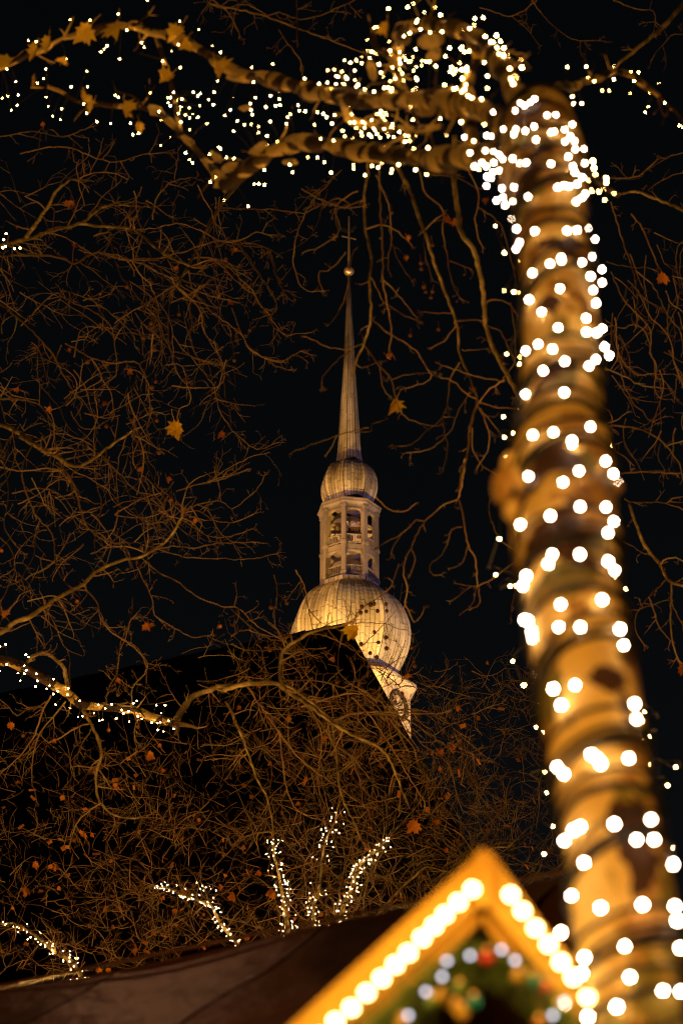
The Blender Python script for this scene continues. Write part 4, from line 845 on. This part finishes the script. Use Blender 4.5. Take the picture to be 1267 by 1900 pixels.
# ------------------------------------------------------------------ stall with the long brown roof
hR = 4.3
def WZ(x, y, h):          # point at height h seen at pixel
    v = W(x, y, 1)-CAM; k = (h-CAMH)/v.z; return CAM+v*k
ra, rb_ = WZ(-60, 1852, hR), WZ(760, 1685, hR); rd = (rb_-ra).normalized(); ra = ra-rd*3; rb_ = rb_+rd*.6
stall = thing('market_stall', 'long market stall with a sloping dark brown sheet roof along the bottom left', 'market stall', loc=((ra.x+rb_.x)/2, ra.y-1, 0))
down = Vector((rd.y, -rd.x, 0)); down.normalize()
if down.y > 0: down = -down
ev = down*2.3+Vector((0,0,-1.55)); Lr = (rb_-ra).length; nP = 6; nr = rd.cross(ev).normalized()
if nr.z < 0: nr = -nr
for side, e in ((1, ev), (-1, Vector((-ev.x, -ev.y, ev.z)))):
    for k in range(nP):
        a = ra+rd*(Lr*k/nP+.01); w = Lr/nP-.02; nu, nv = 10, 12; V = []; F = []
        nn = rd.cross(e).normalized(); nn = nn if nn.z > 0 else -nn
        for j in range(nv+1):
            for i in range(nu+1):
                p = a+rd*(w*i/nu)+e*(j/nv); p = p+nn*(.035*noise.noise(Vector((p.x*1.1, p.y*1.1, p.z*2)))-.01*math.sin(math.pi*i/nu))
                V.append(p)
        for j in range(nv):
            for i in range(nu): F.append((j*(nu+1)+i, j*(nu+1)+i+1, (j+1)*(nu+1)+i+1, (j+1)*(nu+1)+i))
        o = mesh_obj('roof_panel', V, F, M['tarp'], stall, True); place(o, stall)
mb = MB(); mb.tube([ra+Vector((0,0,.02)), rb_+Vector((0,0,.02))], .007, 8); o = mb.build('ridge_cap', M['tarp'], stall, True); place(o, stall)
for e in (ev, Vector((-ev.x, -ev.y, ev.z))):
    k = 14
    for i in range(k):
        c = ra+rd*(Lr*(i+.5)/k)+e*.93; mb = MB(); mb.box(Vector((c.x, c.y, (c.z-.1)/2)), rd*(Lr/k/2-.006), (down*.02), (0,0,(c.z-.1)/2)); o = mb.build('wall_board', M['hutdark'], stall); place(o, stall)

# ------------------------------------------------------------------ wooden hut gable, its globe lights and fir garland
DH = 3.72
apex = W(900, 1580, DH); hut = thing('market_hut', 'golden timber market hut with a steep gable edged by glowing round bulbs', 'market hut', loc=(apex.x, apex.y, 0))
FN = Vector((0,-1,0))
def onplane(x, y, dy=0.):          # pixel -> the hut's vertical front plane
    v = W(x, y, 1)-CAM; k = (apex.y+dy-CAM.y)/v.y; return CAM+v*k
def board(name, poly, dy, th, m, parent=hut):
    P = [onplane(x, y, dy) for x, y in poly]; n = len(P); v = P+[p+Vector((0,th,0)) for p in P]
    mb = MB(); mb.add(v, [tuple(range(n)), tuple(range(2*n-1,n-1,-1))]+[(i, n+i, n+(i+1) % n, (i+1) % n) for i in range(n)])
    o = mb.build(name, m, parent); place(o, parent); return o
board('barge_board', [(893,1580),(893,1672),(640,1906),(400,2120),(300,2120),(534,1906)], 0, .022, M['pine'])
board('barge_board', [(896,1578),(918,1590),(1000,1706),(1100,1830),(1340,2120),(1250,2120),(1040,1846),(896,1666)], 0, .022, M['pine'])
board('inner_board', [(893,1668),(893,1706),(800,1800),(560,2050),(480,2050),(640,1902)], .03, .02, M['pine'])
board('inner_board', [(895,1664),(1042,1846),(1200,2060),(1130,2060),(1000,1880),(895,1706)], .03, .02, M['pine'])
P = [onplane(893,1574,-.012), onplane(916,1586,-.012), onplane(906,1680,-.012), onplane(884,1680,-.012), onplane(876,1592,-.012)]; mb = MB()
mb.add(P+[p+Vector((0,.02,0)) for p in P], [(0,1,2,3,4),(9,8,7,6,5)]+[(i,5+i,5+(i+1) % 5,(i+1) % 5) for i in range(5)]); o = mb.build('finial_block', M['pine'], hut); place(o, hut)
# the roof running back, walls, dark interior
eL, eR = onplane(300,2120), onplane(1340,2120); back = Vector((0,1.9,0))
for a, b in ((apex+Vector((0,0,-.005)), eL), (apex+Vector((0,0,-.005)), eR)):
    n = 9
    for k in range(n):
        p0 = a.lerp(b, k/n)+Vector((0,.024,0)); p1 = a.lerp(b, (k+1)/n-.004)+Vector((0,.024,0)); mb = MB(); q = Vector((0,0,-.02))
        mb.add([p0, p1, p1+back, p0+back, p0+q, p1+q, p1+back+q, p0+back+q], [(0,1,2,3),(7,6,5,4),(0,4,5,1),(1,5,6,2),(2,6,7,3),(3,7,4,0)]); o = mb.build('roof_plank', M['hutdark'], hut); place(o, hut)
zl = eL.z-.0
for k in range(10):
    x0 = eL.x+.06+(eR.x-eL.x-.12)*k/10; x1 = x0+(eR.x-eL.x-.12)/10-.005; mb = MB()
    ytop = zl+ (apex.z-zl)*max(0, 1-abs((x0+x1)/2-apex.x)/(eR.x-apex.x if (x0+x1)/2 > apex.x else apex.x-eL.x))-.03
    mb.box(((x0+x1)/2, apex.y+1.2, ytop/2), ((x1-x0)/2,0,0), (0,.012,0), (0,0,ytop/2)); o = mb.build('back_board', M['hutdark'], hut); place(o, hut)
for x in (eL.x+.07, eR.x-.07):
    for k in range(8):
        mb = MB(); mb.box((x, apex.y+.1+.23*k, zl/2), (.012,0,0), (0,.112,0), (0,0,zl/2)); o = mb.build('side_board', M['pine'], hut); place(o, hut)
for k in range(6):
    w = (eR.x-eL.x-.2)/6; mb = MB(); mb.box((eL.x+.1+w*(k+.5), apex.y+.06, .5), (w/2-.004,0,0), (0,.012,0), (0,0,.5)); o = mb.build('counter_board', M['pine'], hut); place(o, hut)
st_h = light_string('row of big overlapping round bulbs edging the golden hut gable', loc=apex)
HB = [(876,1650),(850,1674),(825,1697),(805,1718),(783,1740),(757,1768),(733,1790),(708,1815),(680,1842),(652,1870),(622,1895),(592,1922),(947,1660),(969,1690),(993,1722),(1017,1752),(1040,1785),(1063,1813),(1090,1850)]
for x, y in HB: put(BM_HUT, 'bulb', onplane(x, y, -.034), .0095, st_h, FN)
for seg in (HB[:12], HB[12:]):
    mb = MB(); mb.tube([onplane(x, y, -.004) for x, y in seg], .004, 6); o = mb.build('cable', M['cable'], st_h); place(o, st_h)
# garland
gar = thing('fir_garland', 'green fir garland hung in the hut gable with coloured baubles', 'garland', loc=onplane(880,1790,-.05))
GP = [(600,1960),(680,1915),(740,1868),(790,1822),(830,1790),(880,1768),(930,1780),(975,1810),(1010,1850),(1045,1900),(1070,1960)]
gq = crom([(x, y) for x, y in GP], 5); mb = MB(); core = []
for q in gq:
    c = onplane(q[0], q[1], -.02); core.append(c)
    for k in range(26):
        a = rvec(); a.y *= .6; l = rng.uniform(.015,.036); b = c+a*l*.5+Vector((0,0,-.012)); e = b+a*l; s = a.cross(rvec()).normalized()*.0011
        mb.add([b-s, b+s, e], [(0,1,2)])
        mb.add([b+a*.003-s.cross(a), b+s.cross(a), e], [(0,1,2)])
o = mb.build('fir_needles', M['needle'], gar); place(o, gar); o['kind'] = 'stuff'
mb = MB(); mb.tube(core, .006, 6); o = mb.build('garland_wire', M['needle'], gar); place(o, gar)
bc = [((.75,.05,.02),'red'),((.02,.4,.36),'teal'),((.75,.5,.05),'gold'),((.6,.22,.02),'copper'),((.2,.4,.05),'green')]
for i, (x, y, r, c) in enumerate([(903,1777,18,0),(878,1860,17,1),(857,1880,18,2),(845,1868,14,2),(990,1822,14,1),(1012,1832,12,0),(960,1812,15,2),(852,1835,15,4),(818,1850,14,2),(800,1860,14,4),(1000,1900,14,3),(745,1898,15,2),(985,1815,12,4),(1035,1872,14,4)]):
    b = bc[c]; key = 'bauble'+b[1]
    if key not in M: M[key] = mat(b[1]+'_bauble', b[0], .22, .6, .35)
    me = ico_mesh('bauble', [M[key]]); p = onplane(x, y, -.075); d = PR(p)[2]; o = put(me, 'bauble', p, r*.8*d/FPX, gar); o['label'] = b[1]+' bauble'
    mb = MB(); mb.box(p+Vector((0,0,r*.85*d/FPX)), (.003,0,0), (0,.003,0), (0,0,.003)); cpx = mb.build('bauble_cap', M['gold'], o); cpx.matrix_parent_inverse = (Matrix.Translation(o.parent.location+o.location) @ Matrix.Diagonal((*o.scale, 1))).inverted()
st_g = light_string('small pale lights scattered in the fir garland under the hut gable', loc=onplane(880,1785,-.08))
gl = [(829,1783),(820,1812),(872,1773),(930,1762),(955,1782),(757,1884),(1025,1884),(1046,1858),(790,1840)]
for x, y in gl: put(BM_COOL, 'bulb', onplane(x, y, -.08), .0038, st_g, FN)
mb = MB(); mb.tube([onplane(x, y, -.07) for x, y in sorted(gl)], .0016, 5); o = mb.build('cable', M['cable'], st_g); place(o, st_g)

# ------------------------------------------------------------------ lamps of the market below the frame (warm light on the crowns), and an added fill for the trunk
OR = (1, .47, .1)
for nm, loc, p in (('market_and_fill_lamp', (-4.2, 13.5, 3.6), 560), ('market_and_fill_lamp', (-1.2, 14.5, 3.8), 420), ('market_and_fill_lamp', (-6, 20, 4.4), 480), ('market_and_fill_lamp', (-2, 23, 4.6), 130), ('market_and_fill_lamp', (1.8, 24, 4.6), 110), ('market_and_fill_lamp', (1.2, -4, 3.4), 1700), ('market_and_fill_lamp', (-2.6, 1.6, 2.5), 230),  # last on this line: unseen fill added to brighten the trunk's left side
                   ('market_and_fill_lamp', (2.6, 14, 3.6), 170), ('market_and_fill_lamp', (5, 15.5, 3.6), 150)):
    lamp(nm, 'POINT', loc, p, OR, .12)

rp_ = WZ(325, 1835, 4.0); vd = (rp_-CAM).normalized(); rf = vd-2*vd.dot(nr)*nr
lamp('roof_sheen_spot', 'SPOT', rp_+rf*34, 150, (1, .42, .2), .5, rp_, 5, 1.0)  # added unseen spot, placed to mirror a highlight off the stall roof
